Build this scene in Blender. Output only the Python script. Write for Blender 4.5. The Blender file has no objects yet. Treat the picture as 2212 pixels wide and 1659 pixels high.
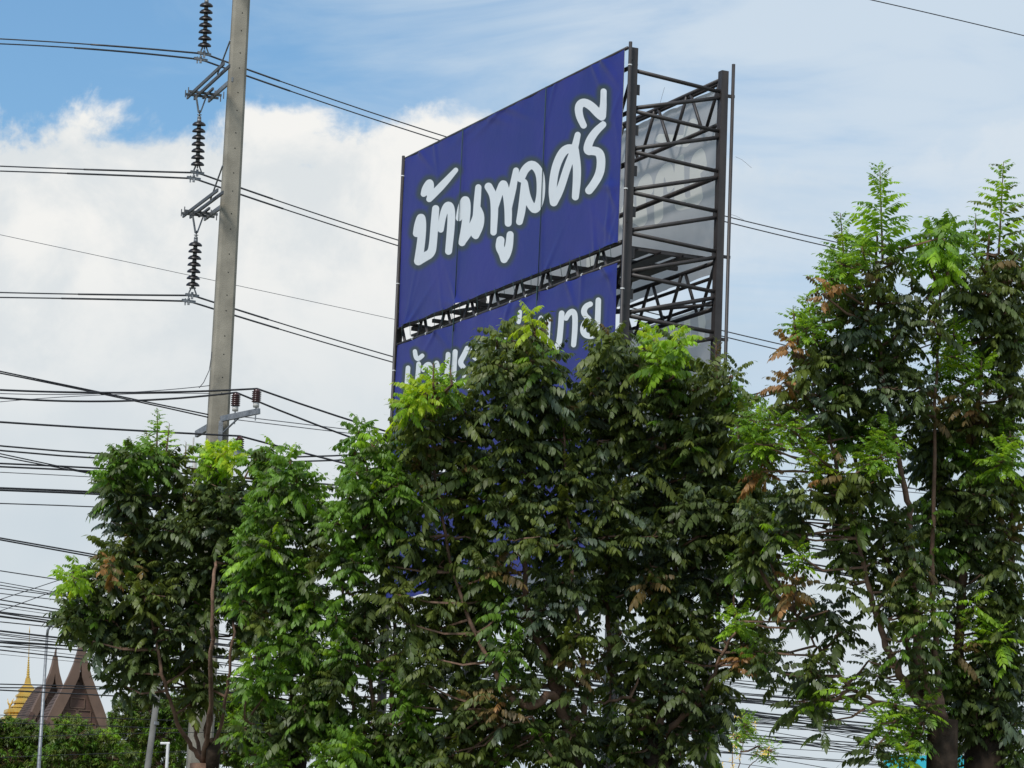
import bpy, bmesh, math, random
import numpy as np
from mathutils import Vector, Matrix
rng = np.random.default_rng(11)
random.seed(11)
S = bpy.context.scene
COL = S.collection
R = math.radians

# ------------------------------------------------------------------ camera
FPX, PITCH, ROLL, CAMZ = 7000.0, 0.1751468, 0.0390336, 1.6      # focal length in px of a 2212 px wide picture
cp, sp = math.cos(PITCH), math.sin(PITCH)
Fv = np.array([0, cp, sp]); U0 = np.array([0, -sp, cp]); R0 = np.array([1.0, 0, 0])
Uv = U0*math.cos(ROLL) - R0*math.sin(ROLL); Rv = R0*math.cos(ROLL) + U0*math.sin(ROLL)
CP = np.array([0, 0, CAMZ])
cam = bpy.data.cameras.new('camera'); co = bpy.data.objects.new('camera', cam); COL.objects.link(co)
m = Matrix.Identity(4)
for i in range(3):
    m[i][0] = Rv[i]; m[i][1] = Uv[i]; m[i][2] = -Fv[i]; m[i][3] = CP[i]
co.matrix_world = m
cam.sensor_width = 36; cam.lens = 36*FPX/2212; cam.clip_start = 0.5; cam.clip_end = 6000
S.camera = co
S.render.resolution_x = 1024; S.render.resolution_y = 768

# ------------------------------------------------------------------ sky, sun, exposure
SUN_EL, SUN_AZ = 50, -150          # azimuth from +Y towards +X
w = bpy.data.worlds.new('World'); S.world = w; w.use_nodes = True
nt = w.node_tree; nt.nodes.clear()
def N(t, tree=None, **k):
    n = (tree or nt).nodes.new(t)
    for a, b in k.items(): setattr(n, a, b)
    return n
def link(a, b, tree=None): (tree or nt).links.new(a, b)
def wmath(op, a, b=None, c=None):
    n = N('ShaderNodeMath', operation=op)
    for i, v in enumerate((a, b, c)):
        if v is None: continue
        if isinstance(v, (int, float)): n.inputs[i].default_value = v
        else: link(v, n.inputs[i])
    return n.outputs[0]
def wstep(v, lo, hi, a=0.0, b=1.0):
    n = N('ShaderNodeMapRange', interpolation_type='SMOOTHSTEP')
    link(v, n.inputs[0])
    for i, q in zip((1, 2, 3, 4), (lo, hi, a, b)): n.inputs[i].default_value = q
    return n.outputs[0]
def wmix(f, a, b):
    n = N('ShaderNodeMix', data_type='RGBA')
    if isinstance(f, (int, float)): n.inputs[0].default_value = f
    else: link(f, n.inputs[0])
    for i, v in ((6, a), (7, b)):
        if isinstance(v, tuple): n.inputs[i].default_value = (*v, 1)
        else: link(v, n.inputs[i])
    return n.outputs[2]
tc = N('ShaderNodeTexCoord')
def wnoise(scale, detail, rough, off=(0, 0, 0), stretch=(1, 1, 1), dist=0.0):
    mp = N('ShaderNodeMapping'); mp.inputs[1].default_value = off; mp.inputs[3].default_value = stretch
    link(tc.outputs['Generated'], mp.inputs[0])
    n = N('ShaderNodeTexNoise'); n.inputs['Scale'].default_value = scale; n.inputs['Detail'].default_value = detail
    n.inputs['Roughness'].default_value = rough; n.inputs['Distortion'].default_value = dist
    link(mp.outputs[0], n.inputs['Vector'])
    return n.outputs['Fac']
sep = N('ShaderNodeSeparateXYZ'); link(tc.outputs['Generated'], sep.inputs[0])
X, Z = sep.outputs[0], sep.outputs[2]
sky = N('ShaderNodeTexSky', sky_type='NISHITA'); sky.sun_disc = False
sky.sun_elevation = R(SUN_EL); sky.sun_rotation = R(SUN_AZ); sky.air_density = 1.3; sky.dust_density = 0.6; sky.ozone_density = 3.0
sc = N('ShaderNodeVectorMath', operation='MULTIPLY'); link(sky.outputs[0], sc.inputs[0]); sc.inputs[1].default_value = (0.86, 1.15, 1.32)
blue = sc.outputs[0]
# all cloud colours below are in units of the background strength (0.1)
n_big = wnoise(5.5, 5, 0.5, (3.1, 1.7, 0.4), (1, 1, 1.6))
n_fine = wnoise(26, 10, 0.60, (0.3, 2.2, 5.1), (1, 1, 1.1), 0.25)
n_wisp = wnoise(9, 7, 0.55, (5.3, 0.2, 1.1), (1, 1, 3.2), 0.8)
n_soft = wnoise(7, 4, 0.5, (9.7, 4.4, 2.3), (1, 1, 1.5))
# thin veil of high cloud, thicker to the right
veil = wmath('ADD', wmath('MULTIPLY', wmath('SUBTRACT', n_wisp, 0.5), 1.9), wmath('MULTIPLY', X, 3.4))
veil = wmath('ADD', veil, wmath('MULTIPLY', wmath('SUBTRACT', Z, 0.25), 3.0))
veil = wstep(veil, -0.46, 0.42, 0.05, 0.93)
veil_col = wmix(wstep(n_soft, 0.35, 0.68), (4.6, 6.1, 7.7), (6.3, 7.3, 8.3))
base = wmix(veil, blue, veil_col)
# cumulus bank
edge = wmath('ADD', wmath('MULTIPLY', wmath('SUBTRACT', n_fine, 0.5), 0.058), wmath('MULTIPLY', wmath('SUBTRACT', n_big, 0.5), 0.030))
h = wmath('SUBTRACT', wmath('ADD', edge, 0.2495), Z)
bank = wmath('MULTIPLY', wstep(h, -0.002, 0.007), wmath('MAXIMUM', wstep(X, 0.10, -0.02, 0.20, 1.0), wstep(h, 0.03, 0.15)))
hi = wmix(wstep(n_fine, 0.36, 0.62), (7.3, 7.7, 7.9), (9.1, 9.05, 8.8))
lo = wmix(wstep(n_soft, 0.38, 0.66), (5.6, 6.5, 7.2), (6.9, 7.5, 7.9))
depth = wmath('ADD', h, wmath('MULTIPLY', wmath('SUBTRACT', n_big, 0.5), -0.10))
cl = wmix(wstep(depth, 0.02, 0.125), hi, lo)
skyc = wmix(bank, base, cl)
bg = N('ShaderNodeBackground'); bg.inputs['Strength'].default_value = 0.1
out = N('ShaderNodeOutputWorld'); link(skyc, bg.inputs[0]); link(bg.outputs[0], out.inputs[0])

sl = bpy.data.lights.new('sun', 'SUN'); sl.energy = 3.2; sl.angle = R(12); sl.color = (1, 0.96, 0.9)
so = bpy.data.objects.new('sun', sl); COL.objects.link(so)
sd = Vector((math.sin(R(SUN_AZ))*math.cos(R(SUN_EL)), math.cos(R(SUN_AZ))*math.cos(R(SUN_EL)), math.sin(R(SUN_EL))))
so.rotation_euler = sd.to_track_quat('Z', 'Y').to_euler(); so.location = sd*60
S.view_settings.view_transform = 'Standard'; S.view_settings.look = 'None'
S.view_settings.exposure = 0; S.view_settings.gamma = 1; S.view_settings.use_curve_mapping = False
S.render.engine = 'CYCLES'
S.cycles.max_bounces = 6; S.cycles.transmission_bounces = 4; S.cycles.diffuse_bounces = 3; S.cycles.glossy_bounces = 2

# ------------------------------------------------------------------ helpers
def ray(x, y): return Fv*FPX + Rv*(x-1106) + Uv*(829.5-y)
def at(x, y, d):                       # world point seen at (x, y) at forward distance d
    return CP + ray(x, y)*(d/FPX)
def project(P):
    q = P - CP; d = q@Fv
    return 1106 + FPX*(q@Rv)/d, 829.5 - FPX*(q@Uv)/d
def hit(x, y, p0, n):
    r = ray(x, y); t = ((p0-CP)@n)/(r@n); return CP + r*t

def tag(o, label=None, cat=None, group=None, kind=None):
    for k, v in (('label', label), ('category', cat), ('group', group), ('kind', kind)):
        if v: o[k] = v
    return o
def empty(name, loc=(0, 0, 0), parent=None):
    o = bpy.data.objects.new(name, None); COL.objects.link(o); o.location = loc; o.empty_display_size = 0.2
    if parent: o.parent = parent
    return o
def link_mesh(name, me, parent=None):
    o = bpy.data.objects.new(name, me); COL.objects.link(o)
    if parent is not None:
        o.parent = parent
        if parent.type == 'EMPTY': o.matrix_parent_inverse = Matrix.Translation(-parent.location)   # meshes hold world coordinates
    return o
class MB:
    def __init__(s): s.v = []; s.f = []
    def add(s, v, f):
        b = len(s.v); s.v += [tuple(map(float, q)) for q in v]; s.f += [tuple(i+b for i in q) for q in f]
    def tube(s, pts, rad, n=8, caps=True):
        pts = np.array(pts, float); k = len(pts); rad = np.broadcast_to(np.array(rad, float), (k,))
        T = np.gradient(pts, axis=0); T /= np.linalg.norm(T, axis=1)[:, None]+1e-12
        up = np.array([0, 0, 1.0]) if abs(T[0][2]) < .9 else np.array([1.0, 0, 0])
        V = []
        for i in range(k):
            a = np.cross(T[i], up); a /= np.linalg.norm(a)+1e-12; b = np.cross(a, T[i]); up = b
            for j in range(n):
                t = 2*math.pi*(j+.5)/n; V.append(pts[i] + rad[i]*(a*math.cos(t)+b*math.sin(t)))
        Fc = [(i*n+j, i*n+(j+1) % n, (i+1)*n+(j+1) % n, (i+1)*n+j) for i in range(k-1) for j in range(n)]
        if caps: Fc += [tuple(range(n))[::-1], tuple((k-1)*n+j for j in range(n))]
        s.add(V, Fc)
    def bar(s, a, b, wd, ht, up=(0, 0, 1)):            # rectangular bar from a to b
        a = np.array(a, float); b = np.array(b, float); t = b-a; t /= np.linalg.norm(t)
        u = np.array(up, float); r = np.cross(t, u); r /= np.linalg.norm(r); u = np.cross(r, t)
        V = [p + r*sx*wd/2 + u*sy*ht/2 for p in (a, b) for sx, sy in ((-1, -1), (1, -1), (1, 1), (-1, 1))]
        s.add(V, [(3, 2, 1, 0), (4, 5, 6, 7), (0, 1, 5, 4), (1, 2, 6, 5), (2, 3, 7, 6), (3, 0, 4, 7)])
    def lathe(s, prof, c, n=16, axis=(0, 0, 1)):
        ax = np.array(axis, float); ax /= np.linalg.norm(ax)
        a = np.cross(ax, (1, 0, 0)) if abs(ax[0]) < .9 else np.cross(ax, (0, 1, 0)); a /= np.linalg.norm(a); b = np.cross(ax, a)
        V = [np.array(c)+ax*z+r*(a*math.cos(2*math.pi*j/n)+b*math.sin(2*math.pi*j/n)) for r, z in prof for j in range(n)]
        k = len(prof)
        Fc = [(i*n+j, i*n+(j+1) % n, (i+1)*n+(j+1) % n, (i+1)*n+j) for i in range(k-1) for j in range(n)]
        Fc += [tuple(range(n))[::-1], tuple((k-1)*n+j for j in range(n))]
        s.add(V, Fc)
    def build(s, name, mat, parent=None, smooth=False):
        me = bpy.data.meshes.new(name); me.from_pydata(s.v, [], s.f); me.materials.append(mat)
        if smooth: me.polygons.foreach_set('use_smooth', [True]*len(me.polygons))
        me.update(); return link_mesh(name, me, parent)

def mat(name, col, rough=.6, metal=0.0, var=.25, scale=8.0, bump=0.0, bscale=60.0, stain=None, spec=.5, detail=5):
    m = bpy.data.materials.new(name); m.use_nodes = True; t = m.node_tree; b = t.nodes['Principled BSDF']
    b.inputs['Roughness'].default_value = rough; b.inputs['Metallic'].default_value = metal
    b.inputs['Specular IOR Level'].default_value = spec
    g = t.nodes.new('ShaderNodeNewGeometry')
    n = t.nodes.new('ShaderNodeTexNoise'); n.inputs['Scale'].default_value = scale; n.inputs['Detail'].default_value = detail
    t.links.new(g.outputs['Position'], n.inputs['Vector'])
    r = t.nodes.new('ShaderNodeMapRange'); r.inputs[1].default_value = .3; r.inputs[2].default_value = .7
    r.inputs[3].default_value = 1-var; r.inputs[4].default_value = 1+var; t.links.new(n.outputs['Fac'], r.inputs[0])
    mx = t.nodes.new('ShaderNodeVectorMath'); mx.operation = 'SCALE'; mx.inputs[0].default_value = col
    t.links.new(r.outputs[0], mx.inputs['Scale']); last = mx.outputs[0]
    if stain:
        n2 = t.nodes.new('ShaderNodeTexNoise'); n2.inputs['Scale'].default_value = stain[1]; n2.inputs['Detail'].default_value = 7
        mp = t.nodes.new('ShaderNodeMapping'); mp.inputs[3].default_value = stain[3] if len(stain) > 3 else (1, 1, .15)
        t.links.new(g.outputs['Position'], mp.inputs[0]); t.links.new(mp.outputs[0], n2.inputs['Vector'])
        r2 = t.nodes.new('ShaderNodeMapRange'); r2.inputs[1].default_value = .5; r2.inputs[2].default_value = .72
        r2.inputs[4].default_value = stain[2]; t.links.new(n2.outputs['Fac'], r2.inputs[0])
        mm = t.nodes.new('ShaderNodeMix'); mm.data_type = 'RGBA'; t.links.new(r2.outputs[0], mm.inputs[0])
        t.links.new(last, mm.inputs[6]); mm.inputs[7].default_value = (*stain[0], 1); last = mm.outputs[2]
    t.links.new(last, b.inputs['Base Color'])
    if bump:
        nb = t.nodes.new('ShaderNodeTexNoise'); nb.inputs['Scale'].default_value = bscale; nb.inputs['Detail'].default_value = 6
        t.links.new(g.outputs['Position'], nb.inputs['Vector'])
        bp = t.nodes.new('ShaderNodeBump'); bp.inputs['Strength'].default_value = bump; bp.inputs['Distance'].default_value = .01
        t.links.new(nb.outputs['Fac'], bp.inputs['Height']); t.links.new(bp.outputs[0], b.inputs['Normal'])
    return m
M = {
 'ground': mat('dry_ground', (.10, .10, .07), .95, scale=.6, bump=.4, bscale=8),
 'concrete': mat('pole_concrete', (.285, .262, .212), .9, var=.22, scale=2.2, bump=.5, bscale=45, stain=((.12, .11, .085), 3.0, .6), spec=.2, detail=9),
 'concrete2': mat('pale_concrete', (.33, .32, .29), .9, var=.2, scale=3, bump=.4, stain=((.16, .15, .13), 3.0, .5), spec=.2),
 'hole_disc': mat('hole_shade_black', (.012, .012, .012), .9),  # near-black colour stands in for the shade inside the bolt holes
 'galv': mat('galvanised_steel', (.24, .25, .26), .5, .55, var=.25, scale=14, spec=.4),
 'darksteel': mat('weathered_galvanised_steel', (.10, .105, .11), .55, .4, var=.3, scale=12),
 'insul': mat('brown_porcelain', (.014, .011, .011), .38, var=.2),
 'insul_red': mat('red_brown_porcelain', (.055, .020, .018), .25, var=.2),
 'white_porc': mat('white_porcelain', (.62, .60, .56), .3, var=.1),
 'wire': mat('black_cable_sheath', (.025, .025, .028), .55, var=.2),
 'alu': mat('weathered_aluminium_strand', (.075, .075, .08), .5, .3, var=.2),
 'thin': mat('thin_grey_wire', (.16, .16, .17), .5, .3),
 'steel': mat('dark_painted_steel', (.034, .029, .028), .5, var=.25, scale=5, stain=((.085, .065, .055), 6.0, .45), spec=.5),
 'tie': mat('white_plastic_tie', (.7, .7, .68), .5),
 'rope': mat('dark_green_rope', (.02, .05, .05), .8),
 'bark': mat('brown_bark', (.20, .125, .088), .9, var=.35, scale=9, bump=.8, bscale=35, spec=.1),
 'bark_old': mat('dark_rough_bark', (.05, .036, .026), .95, var=.4, scale=12, bump=1.0, bscale=28, spec=.1),
 'gold': mat('gold_leaf_paint', (.62, .40, .09), .38, .35, var=.18, scale=.9, stain=((.33, .2, .05), .8, .5, (1, 1, 1))),
 'roof': mat('brown_roof_tiles', (.088, .055, .042), .8, var=.25, scale=1.5, stain=((.05, .035, .03), 1.2, .6)),
 'barge': mat('brown_bargeboard', (.140, .086, .060), .75, var=.2, scale=1.2, stain=((.09, .06, .05), 1.0, .5)),
 'gable': mat('red_brown_timber', (.105, .058, .044), .8, var=.25, scale=1.2),
 'white': mat('white_paint', (.7, .7, .68), .5, var=.08),
 'teal': mat('turquoise_vinyl', (.03, .42, .52), .5, var=.12),
 'flower': mat('yellow_petals', (.75, .52, .10), .6),
}
def leaf_material():
    m = bpy.data.materials.new('leaf'); m.use_nodes = True; t = m.node_tree; b = t.nodes['Principled BSDF']; o = t.nodes['Material Output']
    a = t.nodes.new('ShaderNodeAttribute'); a.attribute_name = 'tint'
    g = t.nodes.new('ShaderNodeNewGeometry'); n = t.nodes.new('ShaderNodeTexNoise'); n.inputs['Scale'].default_value = 22; n.inputs['Detail'].default_value = 3
    t.links.new(g.outputs['Position'], n.inputs['Vector'])
    r = t.nodes.new('ShaderNodeMapRange'); r.inputs[1].default_value = .3; r.inputs[2].default_value = .7; r.inputs[3].default_value = .72; r.inputs[4].default_value = 1.3
    t.links.new(n.outputs['Fac'], r.inputs[0])
    s = t.nodes.new('ShaderNodeVectorMath'); s.operation = 'SCALE'; t.links.new(a.outputs['Color'], s.inputs[0]); t.links.new(r.outputs[0], s.inputs['Scale'])
    t.links.new(s.outputs[0], b.inputs['Base Color']); b.inputs['Roughness'].default_value = .46; b.inputs['Specular IOR Level'].default_value = .36
    tr = t.nodes.new('ShaderNodeBsdfTranslucent')
    s2 = t.nodes.new('ShaderNodeVectorMath'); s2.operation = 'MULTIPLY'; t.links.new(s.outputs[0], s2.inputs[0]); s2.inputs[1].default_value = (1.9, 1.75, .8)
    t.links.new(s2.outputs[0], tr.inputs['Color'])
    mx = t.nodes.new('ShaderNodeMixShader'); t.links.new(a.outputs['Alpha'], mx.inputs[0]); t.links.new(b.outputs[0], mx.inputs[1]); t.links.new(tr.outputs[0], mx.inputs[2])
    t.links.new(mx.outputs[0], o.inputs['Surface'])
    return m
M['leaf'] = leaf_material()

# ------------------------------------------------------------------ ground
g = MB(); g.add([(-3000, -600, 0), (3000, -600, 0), (3000, 5000, 0), (-3000, 5000, 0)], [(0, 1, 2, 3)])
tag(g.build('ground', M['ground']), kind='structure')

# ------------------------------------------------------------------ billboard
AZ = -0.442903
bu = np.array([math.sin(AZ), math.cos(AZ), 0]); bw = np.array([math.cos(AZ), -math.sin(AZ), 0]); bz = np.array([0, 0, 1.0])
r0 = ray(1351.33, 109.62); BP = CP + r0/np.linalg.norm(r0)*55.0
BL, BH, GAP, BD = 9.0416, 3.3277, .3494, 1.7295
def bp(a, b, c): return BP + bu*a + bz*b + bw*c
ZB = -BP[2]                                  # b of the ground
board = empty('billboard', tuple(bp(BL/2, ZB, .9)))
tag(board, 'tall blue billboard with white Thai lettering on a dark steel truss frame', 'billboard')
def tube_part(name, a, b, r, mt='steel', n=10, parent=board):
    k = MB(); k.tube([a, (np.array(a)+np.array(b))/2, b], r, n); return k.build(name, M[mt], parent, True)
def bar_part(name, a, b, wd, ht, mt='steel', up=(0, 0, 1), parent=board):
    k = MB(); k.bar(a, b, wd, ht, up); return k.build(name, M[mt], parent)
FP, RP = .045, .0572+BD                 # front and rear post planes
for a_ in (-.2, BL+.2):
    for c_ in (FP, RP):
        top = .0 if c_ == FP else -.13
        bar_part('post', bp(a_, ZB, c_), bp(a_, top, c_), .122 if c_ == FP else .132, .122 if c_ == FP else .132, up=tuple(bu))
    # slim pipes clamped to the posts
    s_ = -1 if a_ < 0 else 1
    pa = -.31 if s_ < 0 else BL+.07
    pcc = FP-.115 if s_ < 0 else -.07
    tube_part('pipe', bp(pa, ZB+2, pcc), bp(pa, .07, pcc), .030)
    tube_part('pipe', bp(a_-.02, ZB+2, RP+.18), bp(a_-.02, .02, RP+.18), .030)
    for bb in (-.20, -3.0, -4.42, -5.05, -7.6):
        bar_part('clamp', bp(pa, bb, pcc), bp(a_, bb, FP), .05, .05)
        bar_part('clamp', bp(a_, bb-.35, RP), bp(a_-.01, bb-.35, RP+.215), .05, .05)
    for bb in (-.32, -2.45, -4.15, -4.75):
        k = MB(); k.tube([bp(pa, bb, pcc), bp(pa, bb-.02, pcc)], .036, 10); k.build('cable_tie', M['tie'], board)
# zig-zag lacing on both ends
for a_ in (-.2, BL+.2):
    for i in range(11):
        n0 = bp(a_, -.38-.70*i, FP+.05); n1 = bp(a_, -1.03-.70*i, FP+.05); r_ = bp(a_, -.50-.695*i, RP-.05); r2 = bp(a_, -.60-.695*i, RP-.05)
        tube_part('lacing_bar', n0, r_, .036); tube_part('lacing_bar', n1, r2, .036)
for i in range(11):
    for b_, c_, sg_ in ((-.73-.70*i+.02, FP+.085, 1), (-.55-.695*i, RP-.085, -1)):
        k = MB(); k.bar(bp(-.215, b_-.09, c_), bp(-.215, b_+.09, c_), .012, .10, up=tuple(bw)); k.build('gusset_plate', M['steel'], board)
def truss(c_, b1, b2, n, r1=.038, r2=.030, skip=False):
    tube_part('chord', bp(-.2, b1, c_), bp(BL+.2, b1, c_), r1); tube_part('chord', bp(-.2, b2, c_), bp(BL+.2, b2, c_), r1)
    st = (BL+.4)/n
    for i in range(n):
        x0 = -.2+st*i
        tube_part('web_bar', bp(x0+.06, b1, c_), bp(x0+st*.5-.06, b2, c_), r2, n=8)
        tube_part('web_bar', bp(x0+st-.06, b1, c_), bp(x0+st*.5+.06, b2, c_), r2, n=8)
truss(RP-.02, -.27, -1.05, 8)
truss(FP+.06, -.27, -1.05, 8)
tube_part('chord', bp(-.2, -1.95, RP), bp(BL+.2, -1.95, RP), .045)
tube_part('chord', bp(-.2, -1.95, FP+.05), bp(BL+.2, -1.95, FP+.05), .045)
truss(FP+.05, -3.28, -4.02, 9); truss(RP-.02, -3.45, -4.25, 8)
truss(FP+.05, -6.4, -7.1, 9); truss(RP-.02, -6.6, -7.3, 8)
for lev in (-3.36, -6.5):                   # catwalk between the two faces
    for i in range(10):
        x0 = .1+i*.97
        bar_part('cross_beam', bp(x0, lev, FP+.1), bp(x0, lev, RP-.1), .07, .07)
    for c_ in (.42, .85, 1.28):
        bar_part('walkway_plank', bp(-.15, lev-.06, c_), bp(BL+.15, lev-.06, c_), .26, .04)
tube_part('brace', bp(-.2, -3.95, FP+.1), bp(3.0, -4.0, RP-.1), .03); tube_part('brace', bp(-.2, -4.2, RP-.1), bp(2.6, -4.15, FP+.1), .03)
# --- print: distance to the strokes, in the space of the printed design
z3 = lambda x, y: ((900+x/2.9618)*.9357, (80+y/2.9618)*.9357)
z6 = lambda x, y: ((930+x/4.424)*.9357, (660+y/4.424)*.9357)
UP = [  # upper line, hand-lettered
 [(203,1362,52),(214,1300,55),(236,1240,56),(244,1300,56),(234,1420,58),(213,1550,60)],
 [(213,1550,62),(250,1525,66),(302,1498,60),(314,1440,56),(324,1300,54),(333,1192,50)],
 [(252,1092,42),(262,1050,44),(294,1005,46),(302,1040,46),(290,1092,44)], [(290,1128,42),(300,1112,52),(380,1030,52),(468,928,34)],
 [(367,1336,42),(378,1250,48),(402,1176,52),(428,1166,54),(440,1220,54),(434,1340,54),(420,1484,50)],
 [(490,1256,46),(506,1175,52),(534,1118,54),(546,1180,54),(532,1320,56),(512,1424,52)],
 [(512,1424,48),(558,1355,54),(602,1272,54),(614,1210,50)], [(620,1046,44),(614,1130,50),(608,1230,50),(596,1372,44)], [(622,1196,46),(640,1240,52),(636,1310,52),(606,1378,48)],
 [(690,1042,58),(722,1096,54),(734,1180,56),(728,1354,46)], [(734,1180,54),(764,1080,56),(794,1004,52),(814,1090,54),(828,1190,56),(828,1292,50)], [(830,1180,52),(858,1050,54),(880,932,44)],
 [(776,1408,58),(770,1456,62),(792,1496,60),(802,1540,52)], [(842,1370,50),(836,1450,56),(818,1510,58),(802,1538,52)],
 [(914,985,58),(944,918,60),(996,884,60),(1046,940,62),(1056,1040,62),(1046,1140,60),(1016,1206,56),(984,1176,56),(956,1110,52),(940,1020,50)], [(938,1012,46),(930,1120,54),(920,1210,56),(905,1282,48)],
 [(1140,1150,56),(1130,1070,56),(1150,920,60),(1200,806,62),(1252,776,62),(1288,800,60)], [(1140,1150,56),(1184,1070,54),(1232,920,54),(1270,820,50)], [(1288,790,56),(1302,900,58),(1300,1000,58),(1288,1112,50)], [(1284,790,50),(1296,740,48),(1308,688,42)],
 [(1480,618,46),(1430,664,54),(1386,730,58),(1370,800,60),(1410,796,62),(1454,806,62),(1468,860,62),(1460,940,62),(1428,1010,60),(1382,1068,56)],
 [(1348,624,46),(1318,560,54),(1312,490,58),(1346,462,58),(1400,490,62),(1450,546,62),(1470,562,60)], [(1472,560,58),(1482,480,48),(1484,392,42)],
]
LOW = [  # lower line
 [(80,840,44),(72,960,44),(62,1110,44),(160,1070,44),(176,960,44),(190,800,44)], [(150,672,42),(160,735,44),(186,752,44),(228,716,40)],
 [(236,862,40),(262,812,44),(300,800,46),(312,850,46),(298,1040,44)],
 [(372,790,44),(384,830,44),(372,1010,46),(430,930,44),(470,960,44),(476,860,46),(490,702,46)],
 [(562,676,48),(552,800,48),(536,1000,48)], [(684,640,46),(650,712,50),(606,790,50),(650,840,50),(660,900,48),(650,985,48)],
 [(800,600,44),(745,640,46),(735,720,48),(820,770,48),(810,870,48),(770,930,48)], [(700,1050,40),(744,990,42),(790,1020,42)],
 [(868,720,46),(880,600,48),(930,560,48),(980,600,50),(975,720,50),(930,850,50),(870,880,48)],
 [(1115,480,48),(1060,520,48),(1050,590,48),(1100,620,48),(1050,690,48),(1055,790,48),(1120,800,48),(1160,740,48),(1180,470,48)],
 [(1228,272,46),(1220,330,46),(1212,370,44)], [(1110,960,40),(1160,900,42),(1190,930,42)],
 [(1300,420,48),(1260,480,48),(1260,660,50),(1320,680,50),(1330,560,50),(1400,640,48)], [(1330,430,48),(1410,430,50),(1420,660,50)], [(1440,330,44),(1420,390,44)],
 [(1514,340,52),(1506,500,52),(1500,650,52),(1560,660,56),(1620,620,56),(1636,520,54),(1652,284,54)],
 [(1698,336,44),(1724,282,50),(1770,258,54),(1792,310,56),(1788,450,54),(1774,606,48)],
 [(1944,190,50),(1896,212,52),(1874,270,54),(1900,318,52),(1940,345,46),(1890,372,52),(1866,440,54),(1880,500,54),(1940,520,56),(1996,500,56),(2016,400,54),(2026,150,52)],
]
def to_board(strokes, conv):
    out = []
    for st in strokes:
        out.append([conv(x, y)+(wd,) for x, y, wd in st])
    return out
def smooth_line(st):
    p = np.array(st, float)
    if len(p) < 4: return p
    for _ in range(2):
        q = [p[0]]
        for i in range(len(p)-1): q += [p[i]*.75+p[i+1]*.25, p[i]*.25+p[i+1]*.75]
        q.append(p[-1]); p = np.array(q)
    return p
def sdf(PX, strokes, zf, wf=.47):                   # PX (n,2) design points; zf design units per px
    best = np.full(len(PX), 1e3)
    for st in strokes:
        p = smooth_line(st)
        for i in range(len(p)-1):
            a, b = p[i], p[i+1]; d = b[:2]-a[:2]; L = d@d+1e-9
            t = np.clip(((PX-a[:2])@d)/L, 0, 1)
            dist = np.hypot(*(PX-a[:2]-t[:, None]*d).T)*zf - (a[2]*(1-t)+b[2]*t)*wf
            best = np.minimum(best, dist)
    return best
UPB = to_board(UP, z3); LOWB = to_board(LOW, z6)
def print_material(name, ink, inkvar, paper, halo, rough=.42):
    m = bpy.data.materials.new(name); m.use_nodes = True; t = m.node_tree; b = t.nodes['Principled BSDF']
    a = t.nodes.new('ShaderNodeAttribute'); a.attribute_name = 'print'
    def step(lo, hi):
        r = t.nodes.new('ShaderNodeMapRange'); r.interpolation_type = 'SMOOTHSTEP'; r.inputs[1].default_value = lo; r.inputs[2].default_value = hi
        t.links.new(a.outputs['Fac'], r.inputs[0]); return r.outputs[0]
    g = t.nodes.new('ShaderNodeNewGeometry'); n = t.nodes.new('ShaderNodeTexNoise'); n.inputs['Scale'].default_value = .9; n.inputs['Detail'].default_value = 6
    t.links.new(g.outputs['Position'], n.inputs['Vector'])
    def mix(f, x, y):
        q = t.nodes.new('ShaderNodeMix'); q.data_type = 'RGBA'
        t.links.new(f, q.inputs[0])
        for i, v in ((6, x), (7, y)):
            if isinstance(v, tuple): q.inputs[i].default_value = (*v, 1)
            else: t.links.new(v, q.inputs[i])
        return q.outputs[2]
    rr = t.nodes.new('ShaderNodeMapRange'); rr.inputs[1].default_value = .35; rr.inputs[2].default_value = .65; t.links.new(n.outputs['Fac'], rr.inputs[0])
    inkc = mix(rr.outputs[0], ink, inkvar)
    c = mix(step(14, 50), halo, inkc) if halo else inkc
    c = mix(step(-1.0, 1.6), paper, c)
    # small scuffs and faded streaks
    n2 = t.nodes.new('ShaderNodeTexNoise'); n2.inputs['Scale'].default_value = 7; n2.inputs['Detail'].default_value = 8
    mp = t.nodes.new('ShaderNodeMapping'); mp.inputs[3].default_value = (1, 1, .35); t.links.new(g.outputs['Position'], mp.inputs[0]); t.links.new(mp.outputs[0], n2.inputs['Vector'])
    r3 = t.nodes.new('ShaderNodeMapRange'); r3.inputs[1].default_value = .70; r3.inputs[2].default_value = .80; r3.inputs[4].default_value = .35; t.links.new(n2.outputs['Fac'], r3.inputs[0])
    c = mix(r3.outputs[0], c, tuple(min(1, v*1.3+.06) for v in ink))
    t.links.new(c, b.inputs['Base Color']); b.inputs['Roughness'].default_value = rough; b.inputs['Specular IOR Level'].default_value = .22
    nb = t.nodes.new('ShaderNodeTexNoise'); nb.inputs['Scale'].default_value = 5; nb.inputs['Detail'].default_value = 4; t.links.new(g.outputs['Position'], nb.inputs['Vector'])
    bm_ = t.nodes.new('ShaderNodeBump'); bm_.inputs['Strength'].default_value = .25; bm_.inputs['Distance'].default_value = .02
    t.links.new(nb.outputs['Fac'], bm_.inputs['Height']); t.links.new(bm_.outputs[0], b.inputs['Normal'])
    if not halo:                            # thin vinyl lets daylight through
        tr = t.nodes.new('ShaderNodeBsdfTranslucent'); t.links.new(c, tr.inputs['Color']); ms = t.nodes.new('ShaderNodeMixShader'); ms.inputs[0].default_value = .6
        t.links.new(b.outputs[0], ms.inputs[1]); t.links.new(tr.outputs[0], ms.inputs[2]); t.links.new(ms.outputs[0], t.nodes['Material Output'].inputs['Surface'])
    return m
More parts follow.
